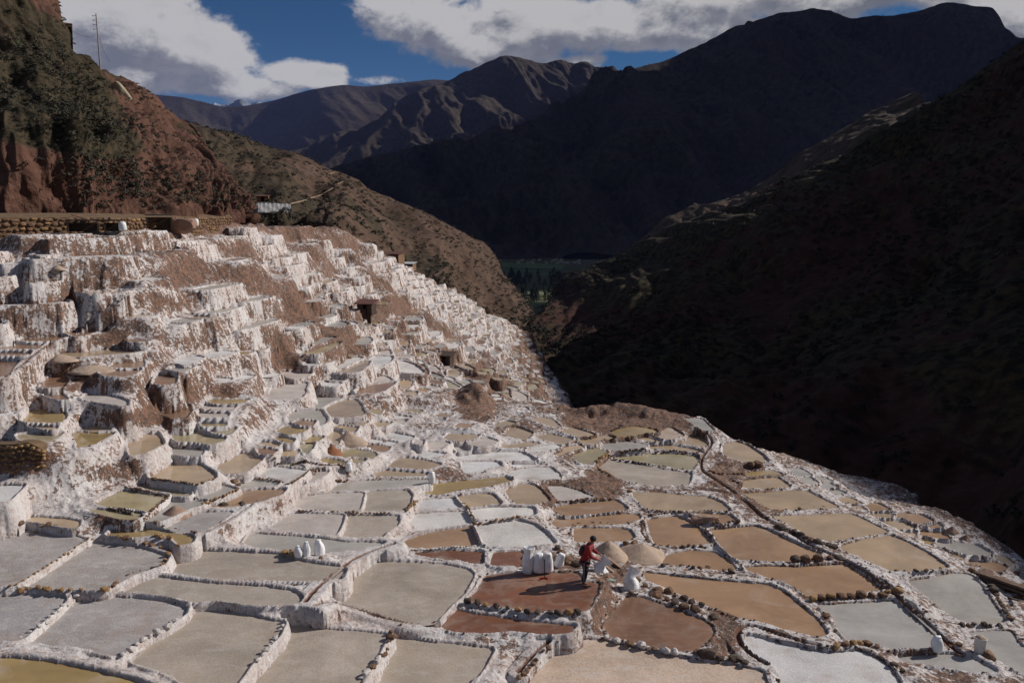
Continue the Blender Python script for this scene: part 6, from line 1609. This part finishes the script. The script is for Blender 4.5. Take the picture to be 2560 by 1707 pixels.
def tree_protos():
    out = []
    for k in range(3):
        r = np.random.RandomState(40 + k); hgt = 1.0; V, F = [], []; nv_ = 0
        for i in range(210):
            z = r.uniform(.18, 1.0); rr = (.16 + .05 * k) * math.sin(min(1, (1.02 - z) * 1.5) * 1.57) ** .8 * r.uniform(.3, 1); a = r.uniform(0, 6.28); c = np.array([rr * math.cos(a), rr * math.sin(a), z]); d = r.normal(size=3); d /= np.linalg.norm(d); e = np.cross(d, r.normal(size=3)); e /= np.linalg.norm(e); s = r.uniform(.025, .06)
            V += [c - d * s, c + d * s, c + e * s * 1.4]; F.append([nv_, nv_ + 1, nv_ + 2]); nv_ += 3
        me = bpy.data.meshes.new('crown'); me.from_pydata([list(v) for v in V], [], F); me.materials.append(M_TREE)
        bm = bmesh.new(); bmesh.ops.create_cone(bm, segments=6, radius1=.018, radius2=.008, depth=.7, matrix=Matrix.Translation((0, 0, .35)))
        for j in range(4):
            a = j * 1.6; bmesh.ops.create_cone(bm, segments=4, radius1=.007, radius2=.003, depth=.22, matrix=Matrix.Translation((.05 * math.cos(a), .05 * math.sin(a), .35 + j * .1)) @ Matrix.Rotation(.7, 4, Vector((-math.sin(a), math.cos(a), 0))))
        mt = bpy.data.meshes.new('trunk'); bm.to_mesh(mt); bm.free(); mt.materials.append(M_TRUNK); out.append((me, mt))
    return out
TP = tree_protos()
for i in range(74):
    px = rv.uniform(1148, 1302); py = rv.choice([rv.uniform(650, 668), rv.uniform(676, 700), rv.uniform(640, 652)]); w = at_depth(px * DS, py * DS, VZ)
    row = 'front' if py > 674 else 'middle' if py > 651 else 'back'; t = empty('tree', w, 'dark slender tree in the %s row, %s side of the grove on the valley floor' % (row, 'left' if px < 1200 else 'right' if px > 1250 else 'middle'), 'tree', 'trees in the grove on the valley floor', rz=rv.uniform(0, 6)); s = rv.uniform(15, 30); k = rv.randint(3)
    for nm, me in zip(('crown', 'trunk'), TP[k]): o = bpy.data.objects.new(nm, me); COL.objects.link(o); o.parent = t; o.scale = (s * rv.uniform(.9, 1.5), s * 1.1, s)
M_HW = simple_mat('house_wall', (.40, .36, .30), .9); M_HR = simple_mat('house_roof', (.18, .09, .06), .9)
for i in range(26):
    px = rv.uniform(1190, 1335); py = rv.uniform(598, 606); w = at_depth(px * DS, py * DS, VZ); t = empty('house', w, 'tiny house at the %s of the village at the foot of the dark mountain' % ('left end' if px < 1240 else 'right end' if px > 1290 else 'middle'), 'house', 'houses of the valley village', rz=rv.uniform(-.5, .5)); a = rv.uniform(6, 12); b = rv.uniform(5, 8); h = rv.uniform(3, 6)
    bm = bmesh.new(); bmesh.ops.create_cube(bm, size=1.0, matrix=Matrix.Translation((0, 0, h / 2)) @ Matrix.Diagonal((a, b, h, 1))); bm_obj('wall', bm, M_HW, t)
    bm = bmesh.new(); v = [bm.verts.new(c) for c in [(-a / 2 - .4, -b / 2 - .4, h), (a / 2 + .4, -b / 2 - .4, h), (a / 2 + .4, b / 2 + .4, h), (-a / 2 - .4, b / 2 + .4, h), (-a / 2, 0, h + 2), (a / 2, 0, h + 2)]]
    for f in ((0, 1, 5, 4), (2, 3, 4, 5), (0, 4, 3), (1, 2, 5), (3, 2, 1, 0)): bm.faces.new([v[k] for k in f])
    bm_obj('roof', bm, M_HR, t)
print('plants', round(time.time() - T0, 1), 'objects', len(bpy.data.objects), 'tris', sum(len(o.data.loops) - 2 * len(o.data.polygons) for o in bpy.data.objects if o.type == 'MESH'))
# ------------------------------------------------------------------ what each pond is called: look, then where it lies
KW = dict(g='grey crusted', k='beige crusted', w='white salt-crusted', p='pale pink crusted', t='tan brine', o='orange-tan brine', y='yellow brine', v='olive brine', r='dark red mud', s='silver-grey', b='brown', d='dry whitish', n='sandy pink salt')
LM = [(1340, 1290, 'the worker'), (1235, 1290, 'the white sacks by the worker'), (712, 1255, 'the three tied sacks'), (990, 1095, 'the upright cream sack'), (2150, 1480, 'the pinched lower right sack'), (2250, 1475, 'the pale bucket'),
      (1435, 1130, 'the yellow boulder'), (398, 1165, 'the brown left salt heap'), (798, 1010, 'the mud-capped salt heap'), (140, 840, 'the pale salt slide'), (215, 865, 'the tan left salt cone'), (131, 635, 'the little high salt cone'),
      (837, 703, 'the red-roofed hut'), (1018, 822, 'the open-fronted dark hut'), (2190, 1215, 'the salt cones on the right rim'), (1420, 962, 'the brown ridge on the far rim'), (2320, 1370, 'the timber stack'), (1095, 925, 'the brown mid-distance mound'),
      (60, 1040, 'the short ochre wall'), (700, 715, 'the brown terrace cliff'), (215, 530, 'the dark stone bins'), (640, 480, 'the white tarpaulin'), (920, 590, 'the rusty-roofed shed'), (1240, 850, 'the red gorge edge'),
      (60, 1540, 'the bottom left corner'), (900, 1560, 'the middle of the bottom edge'), (2300, 1560, 'the bottom right corner'), (782, 1012, 'the stubby cream sack')]
ORD = ['nearest', 'second', 'third', 'fourth', 'fifth', 'sixth', 'seventh', 'eighth', 'ninth', 'tenth', 'eleventh', 'twelfth', 'thirteenth', 'fourteenth', 'fifteenth', 'sixteenth', 'seventeenth', 'eighteenth', 'nineteenth', 'twentieth']
bucket = {}
for k in keys:
    p = ponds[k]; px, py = p['pimg'][0] / DS, p['pimg'][1] / DS
    px = min(max(px, 10), 2342); py = min(py, 1560)
    d = [math.hypot(px - a, (py - b) * 1.2) for a, b, n in LM]; i = int(np.argmin(d)); dx, dy = px - LM[i][0], (py - LM[i][1]) * 1.2
    w = ('to the right of' if dx > 0 else 'to the left of') if abs(dx) > abs(dy) else ('in front of' if dy > 0 else 'behind')
    e = p['ext']; asp = (e[2] - e[0]) / max(1, e[3] - e[1]); ar = (e[2] - e[0]) * (e[3] - e[1])
    adj = 'large' if ar > 22000 else 'narrow' if asp > 5.5 else 'small' if ar < 3000 else ''
    bucket.setdefault((adj, KW[p['kind']], w, LM[i][2]), []).append((d[i], k))
for (adj, kw, w, lm), L in bucket.items():
    L.sort()
    for n, (d, k) in enumerate(L):
        lab = (adj + ' ' + kw + ' pond').strip(); lab += (' ' + w + ' ' + lm) if len(L) == 1 else ', ' + ORD[min(n, 19)] + ' ' + w + ' ' + lm
        tag(pond_root[k], lab, 'salt pond', 'salt ponds of the terraced field')
tag(far_root, 'mass of tiny far salt pans on the distant terraces', 'salt ponds')
print('done', round(time.time() - T0, 1))
